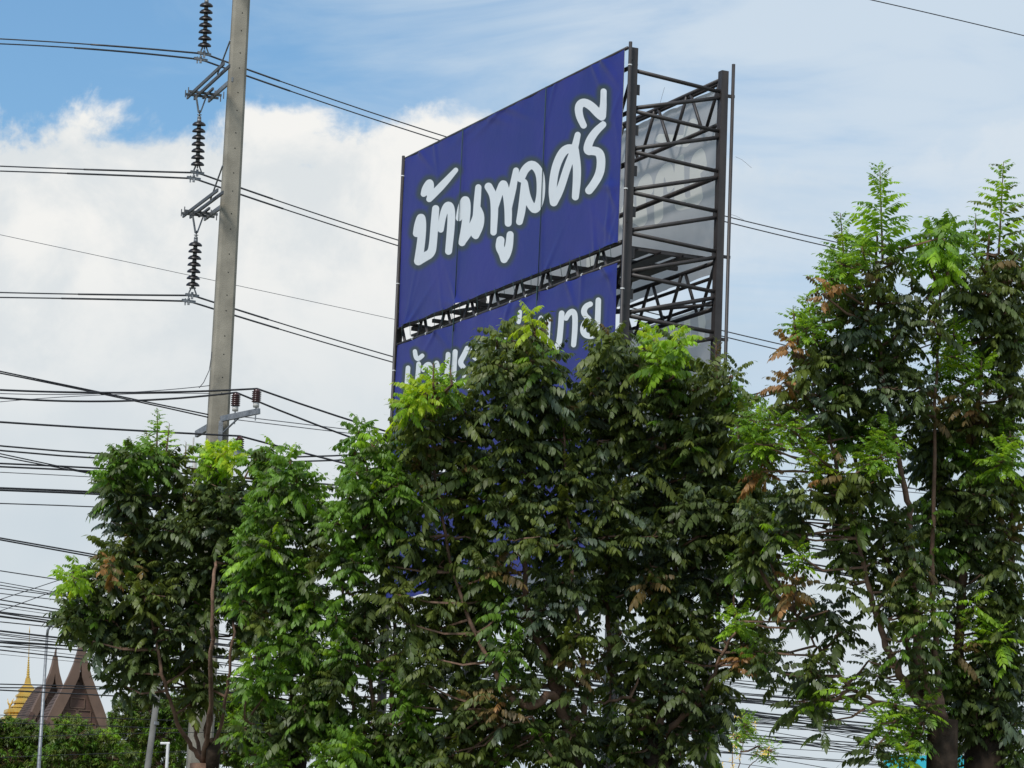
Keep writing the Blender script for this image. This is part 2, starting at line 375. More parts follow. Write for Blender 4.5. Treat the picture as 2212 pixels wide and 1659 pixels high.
M['print'] = print_material('printed_blue_vinyl', (.018, .029, .180), (.026, .031, .205), (.70, .73, .74), (.032, .048, .062))
M['vback'] = print_material('grey_vinyl_back', (.58, .585, .60), (.64, .645, .655), (.90, .88, .82), None, .6)
def wrinkle(a, b, L, H, seed):
    r = np.random.default_rng(seed); d = np.zeros_like(a)
    for i in range(34):                    # pleats pulled from the tied edges and corners
        e = i % 4
        if e == 0: x0, y0 = r.uniform(0, L), 0
        elif e == 1: x0, y0 = r.uniform(0, L), -H
        elif e == 2: x0, y0 = 0, -r.uniform(0, H)
        else: x0, y0 = (0, -H) if r.random() < .5 else (r.uniform(0, .6), -H*r.uniform(.6, 1))
        th = r.uniform(0, math.pi); ca, sa = math.cos(th), math.sin(th)
        s = (a-x0)*ca+(b-y0)*sa; q = -(a-x0)*sa+(b-y0)*ca
        amp = r.uniform(.012, .034)
        d += amp*np.exp(-(q/.075)**2)*np.exp(-np.abs(s)/r.uniform(.3, .7))
    d *= np.clip(np.minimum(a, L-a)/.25, 0, 1)
    d += .012*np.sin(a*.9+seed)*np.sin(b*1.3+seed*2)
    d += .010*np.exp(-np.abs(b)/.12)*np.sin(a*7.5+seed) + .008*np.exp(-np.abs(b+H)/.12)*np.sin(a*6.1)
    return d
def banner(name, b0, H, c0, strokes, zf, mt, nx, ny, seed, mirror=False, label=None, sg=-1, a0=-.06, L=BL+.06):
    A, B = np.meshgrid(np.linspace(0, L, nx), np.linspace(0, -H, ny), indexing='ij')
    a, b = A.ravel(), B.ravel()
    sag = .012*np.exp(-np.abs(b)/.05)*np.sin(a/L*math.pi*9)**2          # scalloped tied edge
    sag2 = -.012*np.exp(-np.abs(b+H)/.05)*np.sin(a/L*math.pi*8)**2
    c = c0 + sg*wrinkle(a, b, L, H, seed)
    P = BP + np.outer(a+a0, bu) + np.outer(b+b0-sag-sag2, bz) + np.outer(c, bw)
    if strokes:
        at_ = (BL-a-a0) if mirror else a+a0
        Q = BP + np.outer(at_, bu) + np.outer(b+b0, bz)
        q = Q-CP; dd = q@Fv; PX = np.stack([1106+FPX*(q@Rv)/dd, 829.5-FPX*(q@Uv)/dd], 1)
        s = sdf(PX, strokes, zf, .53 if strokes is LOWB else .47)
    else: s = np.full(len(a), 500.0)
    idx = np.arange(nx*ny).reshape(nx, ny)
    f = np.stack([idx[:-1, :-1], idx[1:, :-1], idx[1:, 1:], idx[:-1, 1:]], -1).reshape(-1, 4)
    me = bpy.data.meshes.new(name); me.from_pydata(P.tolist(), [], f.tolist()); me.materials.append(M[mt])
    at2 = me.attributes.new('print', 'FLOAT', 'POINT'); at2.data.foreach_set('value', s.astype(np.float32))
    me.polygons.foreach_set('use_smooth', [True]*len(me.polygons)); me.update()
    o = link_mesh(name, me, board)
    if label: o['label'] = label
    return o
H2 = 2.62; B2 = -(BH+GAP); B3 = B2-H2-.22; H3 = 2.1
ub = banner('upper_banner', 0, BH, -.055, UPB, 2.9618/.9357, 'print', 420, 170, 3, label='blue banner with hand-lettered white Thai words')
lb = banner('lower_banner', B2, H2, -.055, LOWB, 4.424/.9357, 'print', 420, 130, 5, label='blue banner with plain white Thai words, half hidden by leaves')
tb = banner('bottom_banner', B3, H3, -.055, None, 1, 'print', 120, 60, 7)
banner('banner_backing', 0, BH, -.045, UPB, 2.9618/.9357, 'vback', 120, 60, 3)
banner('rear_banner', -.30, BH-.05, RP+.13, UPB, 2.9618/.9357, 'vback', 260, 120, 9, True, 'grey back of the rear banner with lettering showing through', 1)
banner('rear_banner', B2-.42, H2-.1, RP+.13, LOWB, 4.424/.9357, 'vback', 200, 90, 12, True, None, 1)
banner('rear_banner', B3-.35, H3, RP+.13, None, 1, 'vback', 80, 40, 13, True, None, 1)
# pipes that the banners are laced to, hems, seam ropes
for b_ in (.03, -BH-.0, B2+.03, B2-H2, B3+.03):
    tube_part('banner_pipe', bp(-.08, b_, -.005), bp(BL+.1, b_, -.005), .030)
for b_ in (-.27, -BH-.33, B2-.40, B3-.3):
    tube_part('banner_pipe', bp(-.08, b_, RP+.09), bp(BL+.1, b_, RP+.09), .030)
for a_ in (2.86, 6.35):
    tube_part('seam_rope', bp(a_, .02, -.082), bp(a_+.03, -BH-.5, -.082), .008, 'rope', 6)
    tube_part('seam_rope', bp(a_+.06, B2+.1, -.082), bp(a_+.07, B2-H2, -.082), .007, 'rope', 6)
for i in range(24):                          # lashings between pipe and hem
    a_ = .2+i*.375; j = random.uniform(-.05, .05)
    tube_part('lashing', bp(a_, -BH+.03, -.07), bp(a_+j, -BH-GAP*random.uniform(.5, 1), -.035), .005, 'rope', 5)
for i in range(12):
    a_ = .5+i*.72+random.uniform(-.1, .1)
    k = MB(); k.tube([bp(a_, B2+.03, -.005), bp(a_+.025, B2+.03, -.005)], .038, 8); k.build('cable_tie', M['tie'], board)
for (a_, b_, c_, da, db) in ((-.25, -1.6, RP+.25, -.35, -.25), (-.2, -2.6, RP+.2, -.3, -.15), (2.2, -.3, RP, -.05, .45)):
    k = MB(); k.tube([bp(a_, b_, c_), bp(a_+da*.4, b_+db*.3, c_+.05), bp(a_+da, b_+db, c_+.12)], .003, 5); k.build('loose_wire', M['thin'], board)

# ------------------------------------------------------------------ concrete power pole
PD = 69.0
pb = at(470, 930, PD); PX0, PY0 = pb[0], pb[1]
pole = empty('utility_pole', (PX0, PY0, 0))
tag(pole, 'tall tapered concrete power pole carrying hanging insulator strings', 'utility pole')
PROT = R(12)                                # wide face turned a little to the right
pf = np.array([math.sin(PROT), -math.cos(PROT), 0.0]); ps = np.array([math.cos(PROT), math.sin(PROT), 0.0])
def pole_w(z): return .56 - (z/24.0)*.215
PT = 25.0
k = MB(); V = []; sec = []
zs = np.linspace(0, PT, 26)
for z in zs:
    wd = pole_w(z); ch = .055; dp = wd*.86
    for x, y in ((-wd/2+ch, dp/2), (wd/2-ch, dp/2), (wd/2, dp/2-ch), (wd/2, -dp/2+ch), (wd/2-ch, -dp/2), (-wd/2+ch, -dp/2), (-wd/2, -dp/2+ch), (-wd/2, dp/2-ch)):
        V.append(np.array([PX0, PY0, z]) + ps*x + pf*y)
Fc = [(i*8+j, i*8+(j+1) % 8, (i+1)*8+(j+1) % 8, (i+1)*8+j) for i in range(len(zs)-1) for j in range(8)] + [tuple((len(zs)-1)*8+j for j in range(8))]
Fc = [f[::-1] for f in Fc]
k.add(V, Fc); shaft = k.build('shaft', M['concrete'], pole)
hole_disc = None
z = 1.5; i = 0
while z < 24:
    wd = pole_w(z)
    c = np.array([PX0, PY0, z]) + pf*(wd*.43+.002) + ps*.02
    if hole_disc is None:
        k = MB(); k.lathe([(.013, 0), (.013, .003)], (0, 0, 0), 8, tuple(pf)); hole_disc = k.build('bolt_hole_disc', M['hole_disc'], None); hh = hole_disc  # flat disc without a recess; the shade of the holes is its colour
    else:
        hh = hole_disc.copy(); COL.objects.link(hh)
    hh.parent = shaft; hh.matrix_parent_inverse = Matrix.Translation((-PX0, -PY0, 0)) if False else Matrix.Identity(4)
    hh.matrix_parent_inverse = Matrix.Translation(Vector((0, 0, 0)))
    hh.location = Vector(c)-Vector((0, 0, 0))
    z += (.40, .55, .34, .5)[i % 4]; i += 1
# dark discs for the bolt holes hang under the shaft, which sits at the pole's own origin
for o in shaft.children: o.matrix_parent_inverse = Matrix.Identity(4)

def pface(z, x=0.0, out=0.0): return np.array([PX0, PY0, z]) + pf*(pole_w(z)*.43+out) + ps*x
def flat(px, py, z):                         # point at height z on the pixel ray
    r = ray(px, py); return CP + r*((z-CAMZ)/r[2])
clamps = []
def line_arm(root_px, end_px, brace_px, low_px):
    zr = at(root_px[0], root_px[1], PD)[2]
    A = at(root_px[0], root_px[1], PD-.1); E_ = flat(end_px[0], end_px[1], zr)
    d = E_-A; d[2] = 0; d /= np.linalg.norm(d); n = np.array([d[1], -d[0], 0])
    if n[0] < 0: n = -n
    arm = MB()
    for o in (-.07, .09): arm.bar(A+d*(.12-o)-n*o, E_-n*o, .035, .075)
    ao = arm.build('crossarm', M['darksteel'], pole)
    off = .40
    a2 = MB(); a2.bar(A+n*off+d*1.2, E_+n*off, .04, .10)
    a2.build('crossarm', M['galv'], pole)
    # end frame between the two arms
    fr = MB()
    for s in (-.55, -.28): fr.bar(E_+d*s-n*.2, E_+d*s+n*(off+.15), .045, .05)
    for s in (.3, .7): fr.bar(E_-d*.85+n*off*s+bz*.05, E_+n*off*s+d*.05+bz*.05, .045, .05)
    for s in (-.2, 0, off, off+.2):
        for q in (-.55, -.28): fr.bar(E_+d*q+n*s-bz*.07, E_+d*q+n*s+bz*.09, .022, .022, up=(1, 0, 0))
    fr.build('end_frame', M['darksteel'], pole)
    hg = MB(); c = at(low_px[0], low_px[1], (E_-d*.42)@Fv-CP@Fv)+bz*.32
    hg.bar(c+bz*.05-n*.10, c-bz*.32-n*.02, .02, .09, up=tuple(d)); hg.bar(c+bz*.05+n*.13, c-bz*.32+n*.02, .02, .09, up=tuple(d))
    hg.build('hanger_plate', M['galv'], pole)
    st = MB(); st.tube([at(brace_px[0], brace_px[1], PD-.1), A+d*.95], .018, 6); st.build('brace_rod', M['galv'], pole)
    return c-bz*.32, d, n
arms = [((494, 137), (413, 212), (497, 88), (431, 243)), ((480, 411), (404, 468), (481, 358), (424, 503))]
hang = []
for r_, e_, b_, l_ in arms: hang.append(line_arm(r_, e_, b_, l_))
# a third arm above the picture's edge
dz = hang[0][0]-hang[1][0]
hang.insert(0, (at(447, -14, (hang[0][0]-CP)@Fv), hang[0][1], hang[0][2]))
top_c = hang[0][0]
k = MB(); k.bar(top_c+bz*.55-hang[0][1]*2.9, top_c+bz*.55+hang[0][1]*.4, .06, .12); k.build('crossarm', M['darksteel'], pole)
k = MB(); k.bar(top_c+bz*.5, top_c, .05, .09, up=(1, 0, 0)); k.build('hanger_plate', M['galv'], pole)
SL = ['topmost insulator string on the concrete pole, above the upper cable pair', 'middle string of black disc insulators under the upper steel arm', 'lowest string of black disc insulators under the lower steel arm']
def insulator_string(top, bottom, label):
    ax = bottom-top; L = np.linalg.norm(ax); ax /= L
    e = empty('insulator_string', tuple(top)); tag(e, label, 'insulator', 'disc insulator strings on the pole')
    k = MB(); k.tube([top+bz*.05, top+ax*.16], .018, 8); k.lathe([(.05, 0), (.05, .02)], top+ax*.04, 10, tuple(ax)); k.lathe([(.03, 0), (.045, .02), (.045, .06), (.02, .08)], top+ax*.08, 10, tuple(ax)); k.build('top_fitting', M['galv'], e, True)
    p = .147
    for i in range(7):
        c = top+ax*(.21+p*i)
        k = MB(); k.lathe([(.02, -.012), (.06, -.008), (.10, .006), (.140, .042), (.150, .068), (.144, .082), (.12, .070), (.11, .084), (.08, .068), (.05, .08), (.02, .06)], c, 24, tuple(ax)); dk = k.build('disc', M['insul'], e, True)
        k = MB(); k.lathe([(.02, -.085), (.042, -.08), (.048, -.03), (.05, -.004), (.02, -.002)], c, 12, tuple(ax)); k.tube([c+ax*.05, c+ax*p], .014, 6); k.build('cap', M['galv'], dk, True)
    y = top+ax*(L-.26)
    k = MB(); n = np.array([.5, .3, 0])
    k.tube([y-ax*.08, y+ax*.04], .03, 8); k.bar(y, y+ax*.22-Rv*.09, .03, .06, up=tuple(Fv)); k.bar(y, y+ax*.22+Rv*.09, .03, .06, up=tuple(Fv)); k.bar(y+ax*.08-Rv*.07, y+ax*.08+Rv*.07, .03, .05, up=tuple(Fv))
    k.build('yoke', M['galv'], e)
    return e
clamp_px = [(441, 118), (426, 375), (415, 640)]
cl3 = []
for (tp, d, n), cpx, lb_ in zip(hang, clamp_px, SL):
    dd = (tp-CP)@Fv
    bt = at(cpx[0], cpx[1], dd); insulator_string(tp, bt, lb_); cl3.append(bt)

# ---- lower (medium voltage) arm with post insulators
zA = at(478, 905, PD)[2]
A0 = at(478, 905, PD-.25); E0 = at(560, 888, PD-.9)
k = MB(); k.bar(A0, E0, .07, .12); k.bar(A0-bz*.05, A0-bz*.75, .10, .09, up=(1, 0, 0)); k.build('crossarm', M['galv'], pole)
k = MB(); k.tube([A0+(E0-A0)*.55, at(478, 938, PD-.3)], .022, 6); k.build('brace_rod', M['galv'], pole)
k = MB(); k.bar(at(424, 938, PD+.6), at(452, 922, PD+.1), .07, .14); k.build('crossarm', M['galv'], pole)
k = MB(); q = at(418, 950, PD+.7); k.tube([q+bz*.05, q-bz*.12, q-bz*.12-Rv*.10, q-bz*.45-Rv*.10, q-bz*.45+Rv*.05, q-bz*.9+Rv*.05], .018, 6); k.lathe([(.05, 0), (.06, .1), (.05, .5), (.03, .55)], q-bz*1.0+Rv*.05, 10); k.build('cutout_fuse', M['white_porc'], pole)
mv = []
for px, py, d in ((508, 888, PD-.45), (553, 880, PD-.85)):
    c = at(px, py, d)
    k = MB(); k.lathe([(.065, 0), (.068, .09), (.05, .11)], c, 14); ob = k.build('post_insulator', M['white_porc'], pole, True)
    pr = [(.055, .10)]
    for i in range(6):
        z_ = .11+i*.042; pr += [(.10, z_+.004), (.102, z_+.014), (.066, z_+.026)]
    pr += [(.07, .37), (.05, .385)]
    k = MB(); k.lathe(pr, c, 18); k.build('sheds', M['insul_red'], ob, True)
    k = MB(); k.tube([c-bz*.28, c], .014, 6); k.build('pin', M['galv'], ob)
    mv.append(c+bz*.40)
c3 = at(517, 962, PD-.5)
k = MB(); pr = [(.055, 0)]
for i in range(6): z_ = .01+i*.042; pr += [(.10, z_+.004), (.102, z_+.014), (.066, z_+.026)]
k.lathe(pr+[(.05, .29)], c3-bz*.1, 18); k.build('post_insulator', M['insul_red'], pole, True)
mv.append(c3+bz*.20)
k = MB(); k.bar(c3-bz*.16-Rv*.5, c3-bz*.16+Rv*.15, .08, .10); k.build('crossarm', M['galv'], pole)

# ------------------------------------------------------------------ overhead lines
LAZ = R(60); ld = np.array([math.sin(LAZ), math.cos(LAZ), 0]); ln = np.array([math.cos(LAZ), -math.sin(LAZ), 0])
def span(pix, p0, x_lo, x_hi, through=None, n=26, az=None):
    """3D points of a hanging line: parabola in the vertical plane of the line, fitted to where it is seen"""
    d_ = ld if az is None else np.array([math.sin(az), math.cos(az), 0]); n_ = np.array([d_[1], -d_[0], 0])
    P = [hit(x, y, p0, n_) for x, y in pix]; wt = [1.0]*len(P)
    if through is not None: P.append(through); wt.append(30)
    s = np.array([(p-p0)@d_ for p in P]); z = np.array([p[2] for p in P])
    deg = min(2, len(P)-1); c = np.polyfit(s, z, deg, w=wt)
    e = []
    for x in (x_lo, x_hi):
        if x is None: e.append((through-p0)@d_)
        else:
            h_ = hit(x, 1000, p0, n_); e.append((h_-p0)@d_)
    q = np.linspace(e[0], e[1], n)
    return [p0*np.array([1, 1, 0])+d_*t+bz*np.polyval(c, t) for t in q]
def wire(name, pts, r, label, group, mt='wire', cat='cable', extra=None):
    k = MB(); k.tube(pts, r, 6); o = k.build(name, M[mt], None, True); tag(o, label, cat, group)
    return o
lv = ['top', 'middle', 'lowest']
right_px = [[(533, 150), (750, 224), (970, 297), (1578, 472), (1785, 517)], [(520, 405), (700, 467), (865, 520), (1570, 718), (1685, 742)], [(508, 667), (700, 728), (853, 771)]]
left_px = [[(0, 84), (200, 96), (400, 113)], [(0, 359), (200, 366), (380, 373)], [(0, 632), (200, 635), (370, 640)]]
for i in range(3):
    for j in range(2):
        c = cl3[i] + bz*(.02-.13*j) - Rv*.07*j*1.0 + ld*.0
        dy = 0 if j == 0 else 14
        for side, px, lo, hi in (('left', left_px[i], -250, None), ('right', right_px[i], None, 2750)):
            pts = span([(x, y+dy*(.75 if side == 'left' else .9)) for x, y in px], c, lo, hi, c, 40)
            if i == 2 and side == 'right':
                pts = span([(x, y+dy*.9) for x, y in px]+[(1570, 955+dy)], c, lo, hi, c, 40)
            o = wire('power_conductor', pts, .0145, 'twin grey conductor of the %s pair running %s from its insulator string' % (lv[i], 'away behind the billboard' if side == 'right' else 'away from the billboard'), '%s conductor pair on the %s side' % (lv[i], 'billboard' if side == 'right' else 'open'), 'alu')
            a_ = np.array(pts if side == 'right' else pts[::-1]); L = np.r_[0, np.cumsum(np.linalg.norm(np.diff(a_, axis=0), axis=1))]
            lim = 1.9+.35*j if side == 'right' else 2.7+.3*j
            q = [np.array([np.interp(t, L, a_[:, x]) for x in range(3)]) for t in np.linspace(0, lim, 8)]
            k = MB(); k.tube(q, .021, 7); k.build('armour_rod', M['alu'], o, True)
        k = MB(); k.bar(c-ld*.16, c+ld*.16, .05, .06); k.bar(c-bz*.08, c+bz*.07, .06, .05, up=(1, 0, 0)); k.bar(c-bz*.10-ld*.08, c+bz*.05-ld*.08, .03, .03, up=(1, 0, 0))
        o2 = k.build('suspension_clamp', M['galv']); tag(o2, 'suspension clamp gripping a conductor under the %s insulator string' % lv[i], 'clamp', 'conductor clamps')
# medium voltage cables over the post insulators
mvL = [[(0, 860), (250, 864), (470, 861)], [(0, 843), (250, 846), (480, 848)], [(0, 912), (250, 926), (430, 940)]]
mvR = [[(600, 893), (740, 935), (1650, 1150)], [(600, 866), (720, 897), (840, 931), (1650, 1110)], [(600, 965), (680, 984), (745, 1001), (1650, 1200)]]
MVL = ['thick black cable resting on the inner post insulator of the low arm', 'thick black cable resting on the outer post insulator of the low arm', 'thick black cable resting on the post insulator half hidden in leaves']
for i in range(3):
    a_ = span(mvL[i], mv[i], -250, None, mv[i], 24); b_ = span(mvR[i], mv[i], None, 2700, mv[i], 30)
    wire('power_cable', a_+b_[1:], .021, MVL[i], 'thick cables on post insulators')
# cables tied off at the pole
pc = np.array([PX0, PY0, 0])
def cable(pix, r, label, group, lo=-250, hi=2700, mt='wire', off=0.0, n=30):
    p0 = pc + ln*off
    wire('cable', span(pix, p0, lo, hi, None, n), r, label, group, mt)
for k_ in range(2):
    cable([(0, 802+k_*4), (220, 848+k_*3), (452, 896+k_*6)], .015, 'twisted pair of cables slanting down to the concrete pole', 'slanting pair tied to the pole', hi=452)
    cable([(505, 898+k_*8), (740, 926+k_*8), (840, 938+k_*8), (1700, 1030+k_*8)], .010, 'thin double line leaving the pole under the low arm', 'thin double line under the low arm', lo=480, mt='thin')
    cable([(0, 980+k_*6), (200, 1022+k_*2), (330, 1048)], .013, 'slanting double cable crossing the level lines beside the dark left tree', 'slanting double cable by the left tree', hi=420)
    cable([(0, 1162+k_*4), (215, 1200+k_*5)], .016, 'thick double cable sloping into the dark left tree', 'sloping double cable by the left tree', hi=470)
cable([(0, 850), (360, 842), (452, 833)], .009, 'thin wire drooping from a loop on the concrete pole', 'thin wires tied to the pole', hi=452, mt='thin')
cable([(0, 868), (250, 852), (452, 850)], .008, 'thin wire drooping from a loop on the concrete pole', 'thin wires tied to the pole', hi=452, mt='thin')
k = MB(); k.tube([at(430, 838, PD-.1), at(440, 826, PD-.15), at(452, 800, PD-.25), at(458, 760, PD-.25)], .009, 5); o = k.build('jumper_wire', M['thin']); tag(o, 'short grey wire curling up the side of the concrete pole', 'wire')
LB = 'level black cable passing just under the low arm of the concrete pole'
for y0, y1, r in ((1018, 1036, .018), (1028, 1046, .018), (1001, 1012, .0), (1058-60, 0, 0),):
    if r: cable([(0, y0-55), (215, y1-56), (420, y1-48)], r, LB, 'level cables beside the pole', lo=-250, hi=2700)
for y0, y1, r in ((1000, 1013, .019), (1007, 1020, .019), (1018, 1034, .008), (1055, 1062, .021), (1060, 1066, .021), (1090, 1092, .012)):
    cable([(0, y0), (215, y1), (1250, y1+90), (1900, y1+190)], r, ('thick' if r > .02 else 'medium' if r > .015 else 'thin')+' level black cable running into the crown of the dark left tree', 'level cables beside the left tree')
# bundle of communication cables, level with the tree trunks
lowl = [(235, 257, .013), (322, 348, .010), (358, 348, .012), (372, 366, .012), (392, 416, .011), (450, 472, .016), (478, 498, .015), (500, 520, .007), (532, 552, .018), (545, 566, .018), (560, 585, .014),
        (582, 572, .015), (597, 622, .014), (662, 698, .024), (684, 712, .011), (700, 722, .012), (715, 730, .011), (730, 755, .015), (740, 760, .018), (752, 772, .014), (765, 790, .014), (795, 842, .016), (825, 870, .006), (812, 770, .008),
        (1030, 1072, .015), (1055, 1092, .016), (1080, 1120, .017), (1262, 1295, .009), (1320, 1350, .009), (1420, 1445, .008), (1560, 1590, .007)]
for i, (y0, y1, r) in enumerate(lowl):
    a = (1250+y0/3.173)*.9357; b = (1250+y1/3.173)*.9357
    t = (y0-235)/(1560-235)
    yr = 1452+ 205*t**.8 + random.uniform(-10, 10)
    th = 'thick' if r > .0165 else 'medium' if r > .0115 else 'thin'
    where = next(t_ for lim, t_ in ((380, 'strung well above the curved street lamp arm'), (525, 'strung just above the curved street lamp arm'), (650, 'level with the curved street lamp arm'), (735, 'in the dense strand just under the street lamp arm'), (900, 'strung across the needle spire of the chedi'), (1150, 'crossing in front of the brown temple gable'), (9999, 'crossing in front of the green treetops')) if y0 < lim)
    cable([(0, a), (127, b), (1600, yr), (1900, yr+28+random.uniform(-14, 22))], r*.82, th+' black cable '+where, 'communication cables behind the trees', off=random.uniform(-1.2, 1.5))
for i in range(16):
    yr = 1490+i*9.5+random.uniform(-6, 6); r = random.choice((.008, .012, .016))
    cable([(900, yr-62), (1600, yr), (1900, yr+random.uniform(15, 58))], r*.7, {.008: 'thin', .012: 'medium', .016: 'thick'}[r]+' black cable '+('above' if i < 8 else 'beside')+' the yellow-flowered shrub, behind the tree trunks', 'communication cables behind the right trees', lo=820, off=random.uniform(-1.2, 1.5))
for a, b, n_ in (((0, 1295), (125, 1254), 0), ((0, 1320), (120, 1276), 1)):
    cable([a, b], .008, 'thin drop wire rising across the communication cables', 'rising drop wires', lo=-200, hi=250)
wire('thin_wire', span([(0, 507), (430, 599), (853, 690)], at(430, 599, 90), -250, 1600, None, 20), .008, 'faint grey wire crossing the sky behind the pole', None, 'thin', 'wire')
wire('thin_wire', span([(1870, -3), (2040, 36), (2212, 77)], at(2040, 36, 60), 1500, 2500, None, 16), .010, 'single dark wire crossing open sky above the right trees', None, 'wire', 'wire')

# ------------------------------------------------------------------ other poles and lamps
M['concrete3'] = mat('grey_weathered_concrete', (.155, .152, .14), .9, var=.25, scale=3, bump=.4, spec=.2)
def street_pole(name, px, py_top, w_px, d, label, lean=0.0, mt='concrete3'):
    T = at(px, py_top, d); e = empty(name, (T[0]-lean, T[1], 0)); tag(e, label, 'pole')
    r = w_px*d/FPX/2; k = MB(); k.tube([(T[0]-lean, T[1], 0), (T[0]-lean*.5, T[1], T[2]/2), (T[0], T[1], T[2])], [r*1.25, r*1.1, r], 10); k.build('shaft', M[mt], e, True)
    k = MB(); k.lathe([(r*1.05, 0), (r*1.05, .05), (r*.5, .08)], T, 10); k.build('cap', M['galv'], e)
    k = MB(); k.lathe([(r*1.12, 0), (r*1.12, .06)], T-bz*1.2-np.array([lean*.1, 0, 0]), 10); k.build('band', M['galv'], e)
    return e
street_pole('leaning_pole', 350, 1430, 13, 62, 'slim grey pole leaning behind the dark left tree', .55)
street_pole('grey_pole', 838, 1260, 16, 66, 'slim grey concrete pole behind the bright green tree')
street_pole('grey_pole', 1316, 1330, 16, 67, 'slim grey concrete pole behind the big central tree')
def lamp_head(px, py, d, label, sgn=1):
    c = at(px, py, d); e = empty('street_light', tuple(c)); tag(e, label, 'street light')
    k = MB(); n = 10; V = []; prof = [(-.55, .04, .03), (-.4, .10, .05), (0, .15, .08), (.3, .13, .07), (.42, .05, .03)]
    for x, hw, hh_ in prof:
        for j in range(n): t = 2*math.pi*j/n; V.append(c+Rv*x*sgn+np.array([0, 1, 0])*hw*math.cos(t)+bz*(hh_*max(math.sin(t), -.35)+x*.12))
    k.add(V, [(i*n+j, i*n+(j+1) % n, (i+1)*n+(j+1) % n, (i+1)*n+j) for i in range(4) for j in range(n)]+[tuple(range(n)), tuple(4*n+j for j in range(n))]); k.build('housing', M['white'], e, True)
    k = MB(); k.tube([c-Rv*.5*sgn-bz*.05, c-Rv*1.1*sgn-bz*.3], .03, 8); k.build('arm', M['galv'], e)
    k = MB(); k.bar(c-Rv*.2*sgn-bz*.06, c+Rv*.28*sgn-bz*.01, .18, .03); k.build('lens', M['darksteel'], e)
lamp_head(492, 1468, 68.2, 'white street light head on the foot of the concrete power pole')
lamp_head(1345, 1420, 66.5, 'white street light head behind the big central tree')
zl = lambda x, y: (x/3.173*.9357, (1250+y/3.173)*.9357)
LD = 85
tp = at(*zl(345, 690), LD); e = empty('street_lamp', (tp[0], tp[1], 0)); tag(e, 'curved steel street lamp in front of the brown temple roof', 'street lamp')
k = MB(); k.tube([(tp[0], tp[1], 0), (tp[0], tp[1], tp[2]*.5), tuple(tp)], [.075, .055, .036], 10); k.build('post', M['galv'], e, True)
k = MB(); k.tube([tp, at(*zl(350, 650), LD), at(*zl(366, 622), LD), at(*zl(395, 600), LD), at(*zl(430, 582), LD), at(*zl(500, 548), LD)], [.036, .036, .035, .034, .033, .03], 8); k.build('arm', M['galv'], e, True)
hd = at(*zl(530, 540), LD); k = MB(); k.lathe([(.03, -.3), (.10, -.2), (.13, .1), (.09, .35), (.02, .4)], hd, 12, tuple(Rv)); k.build('head', M['white'], e, True)
wp = at(356, 1606, 60); e = empty('white_pipe', (wp[0], wp[1], 0)); tag(e, 'thin white pipe with a bent top beside the slim leaning pole', 'pipe')
k = MB(); k.tube([(wp[0]+.06, wp[1], 0), wp+Rv*.06, wp], .03, 8); k.build('upright', M['white'], e); k = MB(); k.tube([wp+Rv*.09, wp-Rv*.08], .026, 8); k.build('elbow', M['white'], e)
# turquoise sign
sg = at(1912, 1632, 48); e = empty('signboard', (sg[0]+.5, sg[1], 0)); tag(e, 'turquoise signboard with a white ring peeking under the right trees', 'sign')
k = MB(); c = sg+Rv*.75-bz*.62; k.bar(c-Rv*.75, c+Rv*.75, .06, 1.24); k.build('panel', M['teal'], e)
for s in (-.5, .5): k = MB(); k.tube([(c[0]+s, c[1]+.08, 0), (c[0]+s, c[1]+.08, c[2]+.5)], .04, 8); k.build('post', M['galv'], e)
k = MB(); q = c-np.array([0, .034, 0])-Rv*.35+bz*.22; k.tube([q+.17*(Rv*math.cos(t)+bz*math.sin(t)) for t in np.linspace(0, 2*math.pi, 24)], .022, 6); k.build('ring_emblem', M['white'], e)

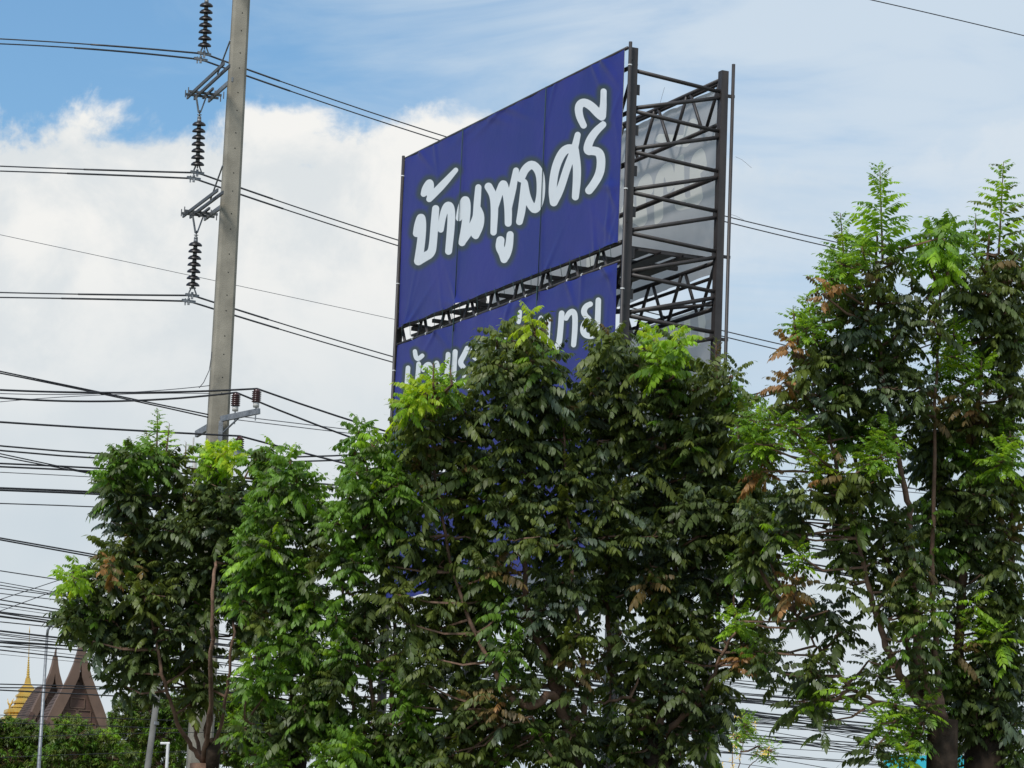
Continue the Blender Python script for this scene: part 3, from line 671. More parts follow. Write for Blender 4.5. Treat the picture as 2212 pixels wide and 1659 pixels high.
# ------------------------------------------------------------------ temple roofs and golden chedi
TD = 160
def gable_house(name, ax_, ay_, d, hscale, label, depth=3.4, rot=R(20)):
    T = at(*zl(ax_, ay_), d); u = d/FPX*.2949*hscale               # metres per zoom pixel
    e = empty(name, (T[0], T[1], 0)); tag(e, label, 'temple')
    fx = np.array([math.cos(rot), math.sin(rot), 0]); fy = np.array([-math.sin(rot), math.cos(rot), 0])   # across, backwards
    prof = [(12, 0), (26, 90), (48, 180), (82, 275), (124, 370), (170, 470), (212, 570), (256, 690)]   # half width, drop of the outer edge
    inner = [(0, 245), (30, 320), (74, 430), (118, 530), (160, 620), (196, 700)]
    O = T
    pt = lambda x, dr, y: O+fx*(x*u)-bz*(dr*u)+fy*y
    # roof slopes: separate tiled strips on either side
    for s in (-1, 1):
        k = MB(); V = []; 
        rp = [(0, 285), (55, 352), (104, 430), (150, 515), (196, 600), (240, 690)]
        for x, dr in rp:
            for y in (0.25, depth): V.append(pt(s*x, dr, y)); V.append(pt(s*(x-9), dr+12, y))
        F_ = []
        for i in range(len(rp)-1):
            b = i*4; F_ += [(b, b+2, b+6, b+4), (b+1, b+5, b+7, b+3), (b, b+4, b+5, b+1), (b+2, b+3, b+7, b+6)]
        k.add(V, F_); rf = k.build('roof_slope', M['roof'], e)
        for j in range(1, 16):                                   # raised courses
            t = j/16*(len(rp)-1); i = int(t); f = t-i
            x = rp[i][0]*(1-f)+rp[min(i+1, 5)][0]*f; dr = rp[i][1]*(1-f)+rp[min(i+1, 5)][1]*f
            k = MB(); k.bar(pt(s*(x+1.5), dr, .3), pt(s*(x+1.5), dr, depth-.05), .03, .05); k.build('tile_course', M['roof'], rf)
        # bargeboard
        k = MB(); pin = np.interp([p[1] for p in prof], [p[1] for p in inner], [p[0] for p in inner], left=0)
        V = []
        for (x, dr), xi in zip(prof, pin):
            for y in (-.1, .24): V.append(pt(s*(x+3), dr-3, y)); V.append(pt(s*max(xi, 0.0), max(dr, 0) if xi > 0 else max(dr, 0), y))
        F_ = []
        for i in range(len(prof)-1):
            b = i*4; F_ += [(b, b+1, b+5, b+4), (b+2, b+6, b+7, b+3), (b, b+4, b+6, b+2), (b+1, b+3, b+7, b+5)]
        k.add(V, F_); k.build('bargeboard', M['barge'], e)
        k = MB(); k.bar(pt(s*222, 600, -.13), pt(s*262, 700, -.13), .05, .22, up=tuple(fx)); k.build('eave_bracket', M['gable'], e)
    k = MB(); V = []
    gw = [(0, 215), (196, 700), (196, 760), (-196, 760), (-196, 700)]
    for y in (.26, .5): V += [pt(x, dr, y) for x, dr in gw]
    k.add(V, [(4, 3, 2, 1, 0), (5, 6, 7, 8, 9)]+[(i, (i+1) % 5, 5+(i+1) % 5, 5+i) for i in range(5)]); wall = k.build('gable_wall', M['gable'], e)
    for x0, x1, d0, d1 in ((-50, 50, 420, 490), (-100, -6, 505, 580), (6, 100, 505, 580), (-140, -60, 595, 690), (-50, 50, 595, 690), (60, 140, 595, 690)):
        k = MB()
        for (xa, da, xb, db) in ((x0, d0, x1, d0), (x0, d1, x1, d1), (x0, d0, x0, d1), (x1, d0, x1, d1)): k.bar(pt(xa, da, .24), pt(xb, db, .24), .05, .05, up=tuple(fy))
        k.build('panel_moulding', M['barge'], wall)
    k = MB(); k.tube([pt(0, 30, .07), pt(0, -30, .07), pt(3, -70, .07), pt(10, -100, .07)], [.10, .06, .045, .01], 6); k.build('finial', M['roof'], e)
    k = MB(); c0 = pt(0, 760, depth/2)
    k.add([pt(sx*150, 755, y) for y in (.8, depth-.4) for sx in (-1, 1)]+[np.array([*pt(sx*150, 755, y)[:2], 0]) for y in (.8, depth-.4) for sx in (-1, 1)], [(0, 1, 5, 4), (1, 3, 7, 5), (3, 2, 6, 7), (2, 0, 4, 6), (0, 2, 3, 1)])
    k.build('body', M['gable'], e)
    return e
gable_house('temple_hall', 605, 716, TD, 1.02, 'brown temple roof with a steep concave gable and panelled timber front')
gable_house('temple_hall', 408, 842, TD+9, .70, 'smaller brown temple gable with a thin finial beside the golden chedi', 2.8, R(26))
CD = 200; u = CD/FPX*.2949
bx_, by_ = zl(205, 1000); C0 = at(bx_, by_, CD)
e = empty('golden_chedi', (C0[0], C0[1], 0)); tag(e, 'golden stepped chedi with a needle spire beside the brown temple roofs', 'chedi')
def redent(k, prof, n=1):
    V = []; base = []
    for sx, sy in ((1, 1), (-1, 1), (-1, -1), (1, -1)):
        pts = [(1, .55), (.87, .55), (.87, .72), (.72, .72), (.72, .87), (.55, .87), (.55, 1)]
        if sx*sy < 0: pts = pts[::-1]
        base += [(sx*a, sy*b) for a, b in pts]
    ca, sa = math.cos(R(18)), math.sin(R(18)); L = len(base)
    for r, z in prof: V += [C0+np.array([r*u*(a*ca-b*sa), r*u*(a*sa+b*ca), -z*u]) for a, b in base]
    k.add(V, [(i*L+j, i*L+(j+1) % L, (i+1)*L+(j+1) % L, (i+1)*L+j) for i in range(len(prof)-1) for j in range(L)]+[tuple(range(L))])
tiers = [[(16, 0), (22, 40), (30, 52)], [(27, 52), (44, 66), (48, 80), (62, 86), (64, 100)], [(56, 100), (60, 118), (76, 126), (78, 142)], [(68, 142), (74, 164), (90, 174), (92, 190)],
         [(80, 190), (86, 204), (108, 212), (110, 222)], [(100, 222), (108, 230), (146, 238), (150, 262), (138, 270)], [(136, 270), (142, 286), (162, 294), (166, 312)], [(154, 312), (162, 334), (184, 344), (188, 372)], [(176, 372), (190, 400), (200, 420), (204, 2000)]]
for tr in tiers:
    k = MB(); redent(k, tr); k.build('tier', M['gold'], e)
pr = [(13, 0)]
for i in range(9):
    r = 12-i*.9; z = 4+i*17; pr += [(r, z+2), (r+1.5, z+8), (r-3.5, z+15)]
pr += [(3.2, 165), (2.0, 260), (1.5, 330), (4.2, 336), (3.0, 352), (.4, 385)]
k = MB(); k.lathe([(r*u, z*u) for r, z in pr], C0, 14, (-.03, 0, 1)); k.build('spire', M['gold'], e, True)
b_ = at(*zl(72, 1200), CD); k = MB(); k.tube([b_-bz*.3, b_, b_+bz*.12+Rv*.1, b_+bz*.3+Rv*.14, b_+bz*.42+Rv*.22], [.05, .09, .07, .035, .015], 7); k.tube([b_, b_+bz*.15-Rv*.12, b_+bz*.42-Rv*.16], [.08, .045, .012], 7); k.build('bird_figure', M['gold'], e, True)

# ------------------------------------------------------------------ foliage
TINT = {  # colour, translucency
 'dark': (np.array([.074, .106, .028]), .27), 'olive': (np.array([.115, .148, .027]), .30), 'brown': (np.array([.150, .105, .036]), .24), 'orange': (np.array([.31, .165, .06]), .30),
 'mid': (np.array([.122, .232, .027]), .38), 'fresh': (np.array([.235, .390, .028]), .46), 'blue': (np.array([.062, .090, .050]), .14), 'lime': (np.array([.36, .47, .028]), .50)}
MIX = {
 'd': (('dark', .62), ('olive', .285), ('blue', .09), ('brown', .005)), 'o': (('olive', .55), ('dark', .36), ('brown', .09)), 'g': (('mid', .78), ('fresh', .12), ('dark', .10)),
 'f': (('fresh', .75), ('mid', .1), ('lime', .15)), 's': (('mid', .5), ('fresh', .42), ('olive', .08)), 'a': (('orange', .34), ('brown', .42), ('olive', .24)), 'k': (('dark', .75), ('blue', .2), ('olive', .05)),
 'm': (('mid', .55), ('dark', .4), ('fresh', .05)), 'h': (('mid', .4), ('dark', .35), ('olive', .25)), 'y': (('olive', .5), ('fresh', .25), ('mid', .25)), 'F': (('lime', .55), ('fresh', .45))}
def compound(pitch, bend, pairs, seed, droop, ll=.34, lw=.36, rosette=False):
    r = np.random.default_rng(seed); V = []; F_ = []
    def leaflet(p, d, wv, L, wd):
        d = d/np.linalg.norm(d); wv = wv-d*(wv@d); wv /= np.linalg.norm(wv)+1e-9; nn = np.cross(d, wv)
        if nn[2] < 0: nn = -nn
        b = len(V); dn = np.array([0, 0, -1.0])
        c1 = p+d*L*.30; c2 = p+d*L*.64+dn*L*.05; tp_ = p+d*L*.95+dn*L*.17
        V.extend([p, c1+wv*wd*.48, c1-wv*wd*.48, c2+wv*wd*.42+nn*wd*.05, c2-wv*wd*.42-nn*wd*.05, tp_])
        F_.extend([(b, b+1, b+2), (b+1, b+3, b+4), (b+1, b+4, b+2), (b+3, b+5, b+4)])
    if rosette:
        for i in range(pairs):
            ph = i*2.4+r.uniform(-.3, .3); el = r.uniform(-.5, .6)
            d = np.array([math.cos(ph)*math.cos(el), math.sin(ph)*math.cos(el), math.sin(el)])
            leaflet(d*.08, d+np.array([0, 0, -droop]), np.cross(d, (0, 0, 1.0)), r.uniform(.7, 1.0), .22)
    else:
        n = 12; p = np.zeros(3); th = pitch; pts = [p.copy()]; tg = []
        for i in range(n):
            d = np.array([math.cos(th), 0, math.sin(th)]); tg.append(d); p = p+d/n; pts.append(p.copy()); th -= bend/n
        tg.append(tg[-1])
        for i in range(0, n, 3):
            a, b_ = pts[i], pts[min(i+3, n)]; q = len(V); s = np.array([0, .011, 0])
            V.extend([a-s, a+s, b_+s*.6, b_-s*.6]); F_.extend([(q, q+1, q+2), (q, q+2, q+3)])
        for j in range(pairs):
            t = .20+.78*j/(pairs-1); i = min(int(t*n), n); sz = ll*(.72+.28*math.sin(math.pi*min(1, t*1.0)))*r.uniform(.88, 1.1)
            for s in (-1, 1):
                if r.random() < .04: continue
                d = np.array([0, s*1.0, 0])*r.uniform(.55, .85)+tg[i]*r.uniform(.25, .5)+np.array([0, 0, -1])*droop*r.uniform(.7, 1.2)
                leaflet(pts[i], d, tg[i]+np.array([0, 0, .25*r.uniform(-1, 1)]), sz, sz*lw)
        leaflet(pts[-1], tg[-1]+np.array([0, 0, -.3*droop]), np.array([0, 1.0, 0]), ll*.9, ll*lw*.9)
    return np.array(V), np.array(F_)
PITCH_L = (1.0, .6, .2, -.2)
VAR = {'big': [compound(p, .9, 6, 10*i+j, .75, .40, .44) for i, p in enumerate(PITCH_L) for j in range(2)],
       'comb': [compound(p, .8, 8, 100+10*i+j, .95, .345, .405) for i, p in enumerate(PITCH_L) for j in range(2)],
       'fine': [compound(p, .6, 8, 200+10*i+j, .35, .27, .38) for i, p in enumerate(PITCH_L) for j in range(2)],
       'ros': [compound(0, 0, 9, 300+j, .45, rosette=True) for j in range(8)]}
def rotz(a): c, s = math.cos(a), math.sin(a); return np.array([[c, -s, 0], [s, c, 0], [0, 0, 1.0]])
def tilt(ax, a):
    ax = ax/np.linalg.norm(ax); K = np.array([[0, -ax[2], ax[1]], [ax[2], 0, -ax[0]], [-ax[1], ax[0], 0]]); return np.eye(3)+math.sin(a)*K+(1-math.cos(a))*K@K
LEAFMESH = {}
def leaf_mesh(style, vi, tint):
    key = (style, vi, tint)
    if key not in LEAFMESH:
        V, F_ = VAR[style][vi]; me = bpy.data.meshes.new('leaf'); me.from_pydata(V.tolist(), [], F_.tolist()); me.materials.append(M['leaf'])
        c, al = TINT[tint]; a = me.attributes.new('tint', 'FLOAT_COLOR', 'POINT'); a.data.foreach_set('color', np.tile([*c, al], (len(V), 1)).astype(np.float32).ravel()); me.update(); LEAFMESH[key] = me
    return LEAFMESH[key]
class Tree:
    def __init__(s, name, label, depth, trunk_px, style, cat='tree', group=None, scale=.30, single=220, dens=1.0, nl=8):
        s.D = depth; s.style = style; s.scale = scale; s.single = single; s.dens = dens; s.nl = nl
        b = at(*trunk_px, depth); s.base = np.array([b[0], b[1], 0]); s.e = empty(name, tuple(s.base)); tag(s.e, label, cat, group)
        s.leaves = []; s.tw = MB(); s.nodes = []; s.k = depth/FPX
    def trunk(s, pts, r0, r1, mt='bark_old', name='trunk'):
        P = [s.base]+[at(x, y, s.D+dd) for x, y, dd in pts]
        P[0] = np.array([P[1][0]-.02, P[1][1], 0]); P.insert(1, P[0]*.5+P[1]*.5)
        k = MB(); k.tube(P, np.linspace(r0, r1, len(P)), 12); k.build(name, M[mt], s.e, True); s.top = P[-1]
    def stem(s, pts, r0, r1, start=None, mt='bark'):
        P = ([s.top if start is None else start])+[at(x, y, s.D+dd) for x, y, dd in pts]
        P = np.array(P); Q = [P[0]]
        t = np.linspace(0, len(P)-1, 5*len(P))
        Q = np.stack([np.interp(t, range(len(P)), P[:, i]) for i in range(3)], 1)
        for _ in range(2): Q[1:-1] = (Q[:-2]+2*Q[1:-1]+Q[2:])/4
        Q[1:-1] += rng.normal(0, .008, Q[1:-1].shape)
        k = MB(); k.tube(Q, r1*.7+(r0*.8-r1*.7)*np.linspace(1, 0, len(Q))**1.3, 8); k.build('stem', M[mt], s.e, True)
        s.nodes += [q for q in Q[2:]]
    def shoot(s, p, ax, kind, n=None, scale=1.0, style=None):
        names, pr = zip(*MIX[kind]); n = n or s.nl; ph0 = rng.uniform(0, 6.28)
        tint0 = rng.choice(names, p=np.array(pr)/sum(pr))
        for i in range(n):
            f = i/max(1, n-1)
            tint = tint0 if rng.random() < .72 else rng.choice(names, p=np.array(pr)/sum(pr))
            vi = min(3, int((1-f)*3.2+rng.uniform(0, .9)))*2+rng.integers(2)
            sc_ = s.scale*scale*rng.uniform(.62, 1.22)*(1.0-.32*f)
            s.leaves.append((p+ax*(f*.16-.08), ph0+i*2.4+rng.uniform(-.5, .5), rng.normal(0, .24), sc_, style or s.style, int(vi), str(tint), rng.uniform(.72, 1.3)))
    def twig(s, a, b, r0, r1):
        mid = (a+b)/2+rng.normal(0, .05, 3)*np.linalg.norm(b-a)-bz*.06*np.linalg.norm(b-a)
        s.tw.tube([a, mid, b], [r0, (r0+r1)/2, r1], 4, False)
    def clump(s, x, y, rx, ry, kind, dens=1.0, scale=1.0, style=None, thick=1.0, layers=2):
        area = math.pi*rx*ry; sh = .40*s.scale*scale/s.k if s.style != 'ros' else 0; rx, ry = max(rx*.42, rx-sh), max(ry*.42, ry-sh*.85); la = (s.scale*scale/s.k)**2*.42
        dens *= 1.35 if kind in 'fFs' else 1.0
        nsh = max(1, int(round(area/la*s.dens*dens*16.0/s.nl/2*layers)))
        hz = max(.25, rx*s.k)*1.1*thick
        for L_ in range(layers):
            dd = (-.75 if L_ == 0 else .65)*hz+rng.normal(0, .1)
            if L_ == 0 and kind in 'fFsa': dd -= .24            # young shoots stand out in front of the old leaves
            c = at(x, y, s.D+dd)
            nd = np.array(s.nodes); q = np.linalg.norm(nd-c, axis=1)+np.maximum(0, nd[:, 2]-c[2])*1.5
            a = nd[np.argmin(q)]; s.twig(a, c, .014, .008)
            for _ in range(max(1, nsh//layers+(rng.random() < (nsh/layers) % 1))):
                v = rng.normal(0, 1, 3); v /= np.linalg.norm(v); rr = rng.uniform(.35, 1)**.5
                off = v*rr; p = c+Rv*off[0]*rx*s.k+Uv*off[2]*ry*s.k+Fv*off[1]*hz*.6
                ax = np.array([off[0]*.6, off[1]*.6, 1.0])+rng.normal(0, .2, 3); ax /= np.linalg.norm(ax)
                s.twig(c+(p-c)*.1, p, .007, .004)
                kk = kind
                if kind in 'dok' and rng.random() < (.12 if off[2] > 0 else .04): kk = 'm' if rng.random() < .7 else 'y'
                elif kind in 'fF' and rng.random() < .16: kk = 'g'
                s.shoot(p, ax, kk, None, scale*(.85 if kind in 'fF' else 1.0)*rng.uniform(.85, 1.12), style)
    def spire(s, x0, y0, x1, y1, wpx, kind, dd=0.0, n=26, style='fine', scale=.8):
        a = at(x0, y0, s.D+dd); b = at(x1, y1, s.D+dd)
        nd = np.array(s.nodes); s.twig(nd[np.argmin(np.linalg.norm(nd-a, axis=1))], a, .016, .012); s.tw.tube([a, (a+b)/2, b], [.012, .008, .003], 5, False)
        names, pr = zip(*MIX[kind])
        for i in range(n):
            f = i/(n-1); p = a+(b-a)*f
            L = wpx*s.k*(1.0-.78*f)*rng.uniform(.8, 1.15)*(.75+.25*min(1, f*5))
            vi = (1 if f < .5 else (1 if rng.random() < .5 else 0))*2+rng.integers(2)
            s.leaves.append((p, i*2.4+rng.uniform(-.3, .3), rng.uniform(-.2, .2), L, style, int(vi), str(rng.choice(names, p=np.array(pr)/sum(pr))), rng.uniform(.8, 1.3)))
    def finish(s):
        order = np.argsort([(l[0]-CP)@Fv - .25*l[3] for l in s.leaves])
        vis = []
        for i in order:
            x, y = project(s.leaves[i][0])
            if -20 < x < 2232 and -20 < y < 1700: vis.append(i)
            if len(vis) >= s.single: break
        vis = set(vis); groups = {}
        for i, (p, az, tl, sc_, st, vi, tint, br) in enumerate(s.leaves):
            Rm = rotz(az)@tilt(np.array([1.0, 0, 0]), tl)@tilt(np.array([0, 1.0, 0]), tl*.7)
            if i in vis:
                o = bpy.data.objects.new('leaf', leaf_mesh(st, vi, tint)); COL.objects.link(o); o.parent = s.e
                mm = Matrix(((Rm*sc_).tolist())).to_4x4(); mm.translation = Vector(p-s.base); o.matrix_local = mm
            else:
                groups.setdefault((st, vi), []).append((Rm*sc_, p, tint, br))
        Vs, Fs, Cs, off = [], [], [], 0
        for (st, vi), it in groups.items():
            V, F_ = VAR[st][vi]; A = np.array([q[0] for q in it]); P = np.array([q[1] for q in it])
            W_ = np.einsum('nij,vj->nvi', A, V)+P[:, None, :]
            C_ = np.array([[*(TINT[q[2]][0]*q[3]), TINT[q[2]][1]] for q in it])
            n = len(it); Vs.append(W_.reshape(-1, 3)); Fs.append((F_[None]+(np.arange(n)*len(V))[:, None, None]+off).reshape(-1, 3)); Cs.append(np.repeat(C_, len(V), 0)); off += n*len(V)
        V = np.concatenate(Vs).astype(np.float32); F_ = np.concatenate(Fs).astype(np.int32); C_ = np.concatenate(Cs).astype(np.float32)
        me = bpy.data.meshes.new('foliage'); me.vertices.add(len(V)); me.vertices.foreach_set('co', V.ravel())
        me.loops.add(F_.size); me.loops.foreach_set('vertex_index', F_.ravel()); me.polygons.add(len(F_)); me.polygons.foreach_set('loop_start', np.arange(0, F_.size, 3, dtype=np.int32))
        me.update(calc_edges=True); me.validate()
        a = me.attributes.new('tint', 'FLOAT_COLOR', 'POINT'); a.data.foreach_set('color', C_.ravel()); me.materials.append(M['leaf'])
        o = link_mesh('foliage', me, s.e); o['kind'] = 'stuff'
        t = s.tw.build('twigs', M['bark'], s.e); t['kind'] = 'stuff'
        print(s.e.name, len(s.leaves), 'leaves', len(F_), 'tris')
D_ = .9357
r2z = lambda x, y: ((500+x/2.016)*D_, (950+y/2.016)*D_)
r3 = lambda x, y: ((850+x/2.328)*D_, (700+y/2.328)*D_)
r4 = lambda x, y: ((850+x/2.328)*D_, (1200+y/2.328)*D_)
r5 = lambda x, y: ((1700+x/2.370)*D_, (350+y/2.370)*D_)
r6 = lambda x, y: ((1650+x/2.146)*D_, (1000+y/2.146)*D_)
def P3(conv, *pts): return [(*conv(p[0], p[1]), p[2] if len(p) > 2 else 0.0) for p in pts]
def clumps(t, conv, f, lst, **kw):
    for c in lst:
        x, y = conv(c[0], c[1]); k2 = dict(kw)
        if len(c) > 5: k2.update(c[5])
        t.clump(x, y, c[2]/f*D_, c[3]/f*D_, c[4], **k2)
ident = lambda x, y: (x, y)
def clumps1(t, lst, **kw):
    for c in lst:
        k2 = dict(kw)
        if len(c) > 5: k2.update(c[5])
        t.clump(c[0], c[1], c[2], c[3], c[4], **k2)

# ---- left dark tree
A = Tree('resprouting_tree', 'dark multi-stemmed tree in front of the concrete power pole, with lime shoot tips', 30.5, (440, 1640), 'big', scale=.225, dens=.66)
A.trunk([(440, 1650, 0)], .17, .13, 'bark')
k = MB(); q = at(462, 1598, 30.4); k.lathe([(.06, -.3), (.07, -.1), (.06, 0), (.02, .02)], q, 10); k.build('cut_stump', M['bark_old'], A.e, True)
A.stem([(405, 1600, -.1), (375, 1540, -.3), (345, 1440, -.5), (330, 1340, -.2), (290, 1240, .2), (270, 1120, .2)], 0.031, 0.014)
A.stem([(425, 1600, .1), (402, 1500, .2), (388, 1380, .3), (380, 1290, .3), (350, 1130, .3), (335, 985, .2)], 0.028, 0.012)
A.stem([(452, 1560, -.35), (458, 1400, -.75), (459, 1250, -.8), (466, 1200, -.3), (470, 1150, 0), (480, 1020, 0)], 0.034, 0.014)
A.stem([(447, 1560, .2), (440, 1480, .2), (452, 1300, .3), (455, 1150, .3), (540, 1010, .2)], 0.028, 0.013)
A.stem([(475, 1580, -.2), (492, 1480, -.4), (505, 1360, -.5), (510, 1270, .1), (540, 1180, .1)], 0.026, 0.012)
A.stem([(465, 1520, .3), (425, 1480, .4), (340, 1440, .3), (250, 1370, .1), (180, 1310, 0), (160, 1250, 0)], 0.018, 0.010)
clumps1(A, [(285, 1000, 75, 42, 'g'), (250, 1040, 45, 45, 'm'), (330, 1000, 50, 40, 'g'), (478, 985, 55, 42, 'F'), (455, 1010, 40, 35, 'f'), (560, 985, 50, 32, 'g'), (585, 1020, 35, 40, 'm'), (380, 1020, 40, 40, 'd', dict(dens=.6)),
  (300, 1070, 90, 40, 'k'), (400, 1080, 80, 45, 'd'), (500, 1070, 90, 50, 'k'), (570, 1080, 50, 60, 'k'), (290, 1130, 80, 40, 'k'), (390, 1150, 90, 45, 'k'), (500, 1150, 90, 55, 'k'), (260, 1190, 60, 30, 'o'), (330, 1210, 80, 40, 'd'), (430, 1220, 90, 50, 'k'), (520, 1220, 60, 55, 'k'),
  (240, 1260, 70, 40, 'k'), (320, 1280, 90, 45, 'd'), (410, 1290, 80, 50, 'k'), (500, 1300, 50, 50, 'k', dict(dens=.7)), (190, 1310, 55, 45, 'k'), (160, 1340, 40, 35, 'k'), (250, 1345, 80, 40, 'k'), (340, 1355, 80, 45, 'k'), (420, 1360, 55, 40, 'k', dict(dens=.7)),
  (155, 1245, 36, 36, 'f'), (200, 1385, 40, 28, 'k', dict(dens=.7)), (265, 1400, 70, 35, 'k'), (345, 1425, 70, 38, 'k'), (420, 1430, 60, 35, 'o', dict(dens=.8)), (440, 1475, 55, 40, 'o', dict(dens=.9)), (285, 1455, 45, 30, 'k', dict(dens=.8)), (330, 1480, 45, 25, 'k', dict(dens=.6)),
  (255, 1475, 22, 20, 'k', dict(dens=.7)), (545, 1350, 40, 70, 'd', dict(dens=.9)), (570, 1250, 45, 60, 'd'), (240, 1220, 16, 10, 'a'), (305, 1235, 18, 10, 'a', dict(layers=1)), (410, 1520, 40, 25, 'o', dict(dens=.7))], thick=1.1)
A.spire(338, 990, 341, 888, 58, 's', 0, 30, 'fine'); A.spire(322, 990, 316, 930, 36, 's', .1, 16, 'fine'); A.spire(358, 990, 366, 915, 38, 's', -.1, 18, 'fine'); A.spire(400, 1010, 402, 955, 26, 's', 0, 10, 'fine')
A.finish()
# ---- bright green trees
B = Tree('bright_green_tree', 'bright green leafy tree between the power pole and the billboard', 29.0, r2z(380, 1640), 'comb', scale=.22)
B.trunk(P3(r2z, (380, 1600, 0)), .10, .08)
B.stem(P3(r2z, (350, 1300, .1), (300, 1000, .1), (250, 700, 0), (280, 400, 0)), .04, .014)
B.stem(P3(r2z, (420, 1300, .1), (450, 900, .2), (400, 600, .1), (380, 350, 0)), .04, .014)
B.stem(P3(r2z, (250, 1500, 0), (150, 1450, 0), (120, 1440, 0)), .02, .01)
clumps(B, r2z, 2.016, [(340, 230, 60, 45, 'g'), (260, 350, 80, 60, 'g'), (380, 340, 100, 70, 'g'), (190, 460, 65, 55, 'g'), (440, 430, 80, 60, 'm'), (330, 510, 110, 75, 'm'), (160, 630, 65, 65, 'g'), (250, 620, 110, 75, 'm'), (130, 770, 45, 80, 'g'), (240, 790, 110, 90, 'g'), (390, 750, 90, 70, 'g'), (440, 640, 90, 50, 'o'),
  (330, 900, 110, 80, 'm'), (460, 890, 110, 80, 'm'), (300, 1050, 80, 55, 'g'), (410, 1080, 120, 80, 'm'), (180, 1140, 55, 45, 'g'), (170, 1240, 60, 60, 'g'), (290, 1210, 90, 60, 'g'), (430, 1240, 120, 75, 'm'), (400, 1370, 110, 80, 'm'), (330, 1480, 110, 70, 'd'), (120, 1470, 75, 55, 'g'), (250, 1600, 90, 50, 'g'), (330, 1640, 120, 60, 'g'), (450, 1450, 100, 80, 'd'), (220, 960, 60, 60, 'o'), (220, 1330, 60, 50, 'm'), (520, 1350, 90, 80, 'm'), (540, 1200, 80, 70, 'm'), (120, 880, 40, 50, 'g'), (200, 700, 90, 60, 'g')], dens=1.15)
B.finish()
B2t = Tree('bright_green_tree', 'bright green tree touching the left edge of the billboard, with slim brown stems', 28.6, r2z(760, 1640), 'comb', scale=.22)
B2t.trunk(P3(r2z, (770, 1610, 0)), .09, .07)
B2t.stem(P3(r2z, (740, 1450, 0), (715, 1230, 0), (690, 1000, 0), (680, 700, 0), (720, 350, 0), (680, 120, 0)), .034, .01)
B2t.stem(P3(r2z, (810, 1450, .1), (830, 1150, .1), (830, 900, .1), (800, 500, .1), (850, 280, .1)), .04, .012)
B2t.stem(P3(r2z, (640, 1430, .1), (625, 1250, .1), (600, 1000, .1), (580, 700, .1), (570, 520, .1)), .03, .012)
clumps(B2t, r2z, 2.016, [(660, 100, 45, 40, 'g'), (640, 190, 45, 45, 'g'), (730, 160, 75, 55, 'g'), (650, 290, 70, 50, 'g'), (790, 260, 70, 55, 'g'), (620, 400, 70, 65, 'g'), (750, 390, 100, 75, 'g'), (560, 520, 95, 50, 'g'), (690, 540, 110, 75, 'g'), (850, 350, 70, 90, 'g'), (860, 250, 45, 60, 'g'), (800, 500, 80, 70, 'm'), (870, 470, 60, 70, 'm'),
  (590, 640, 70, 45, 'm'), (520, 700, 60, 50, 'd'), (610, 840, 70, 35, 'g'), (700, 860, 80, 50, 'm'), (690, 960, 70, 60, 'd'), (560, 960, 80, 60, 'm'), (560, 1110, 80, 45, 'g'), (640, 1180, 60, 50, 'm'), (560, 1250, 70, 60, 'd'), (690, 1330, 50, 45, 'd', dict(dens=.7)), (800, 1180, 45, 60, 'm'),
  (560, 1490, 100, 60, 'g'), (640, 1560, 120, 60, 'g'), (520, 1600, 90, 60, 'g'), (690, 1620, 110, 50, 'm'), (880, 1340, 85, 65, 'g'), (940, 1420, 70, 70, 'g'), (900, 1520, 90, 70, 'm'), (860, 1610, 100, 60, 'm'), (960, 1600, 80, 70, 'd'), (920, 1240, 70, 50, 'm'), (640, 700, 80, 60, 'm'), (760, 640, 80, 60, 'm'), (760, 1060, 60, 60, 'd', dict(dens=.8)), (640, 1050, 70, 60, 'm'), (850, 1120, 60, 60, 'd'), (780, 1500, 80, 60, 'm'), (720, 1450, 70, 60, 'd', dict(dens=.8))], dens=1.1)
B2t.finish()
# ---- big central trees
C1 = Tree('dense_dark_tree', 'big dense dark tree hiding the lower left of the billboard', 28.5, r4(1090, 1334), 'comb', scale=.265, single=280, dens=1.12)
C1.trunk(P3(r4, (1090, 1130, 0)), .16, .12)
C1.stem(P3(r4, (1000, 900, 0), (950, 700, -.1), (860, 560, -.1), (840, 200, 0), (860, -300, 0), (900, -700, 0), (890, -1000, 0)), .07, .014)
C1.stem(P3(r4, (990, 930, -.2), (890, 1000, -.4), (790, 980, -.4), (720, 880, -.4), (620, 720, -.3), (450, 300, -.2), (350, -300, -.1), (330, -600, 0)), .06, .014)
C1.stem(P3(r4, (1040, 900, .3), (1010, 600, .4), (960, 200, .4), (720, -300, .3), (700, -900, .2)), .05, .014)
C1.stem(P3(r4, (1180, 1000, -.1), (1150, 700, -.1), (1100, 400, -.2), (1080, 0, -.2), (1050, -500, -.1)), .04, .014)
C1.stem(P3(r4, (900, 1150, -.2), (890, 1050, -.4), (780, 1100, -.4), (600, 1000, -.3)), .025, .01)
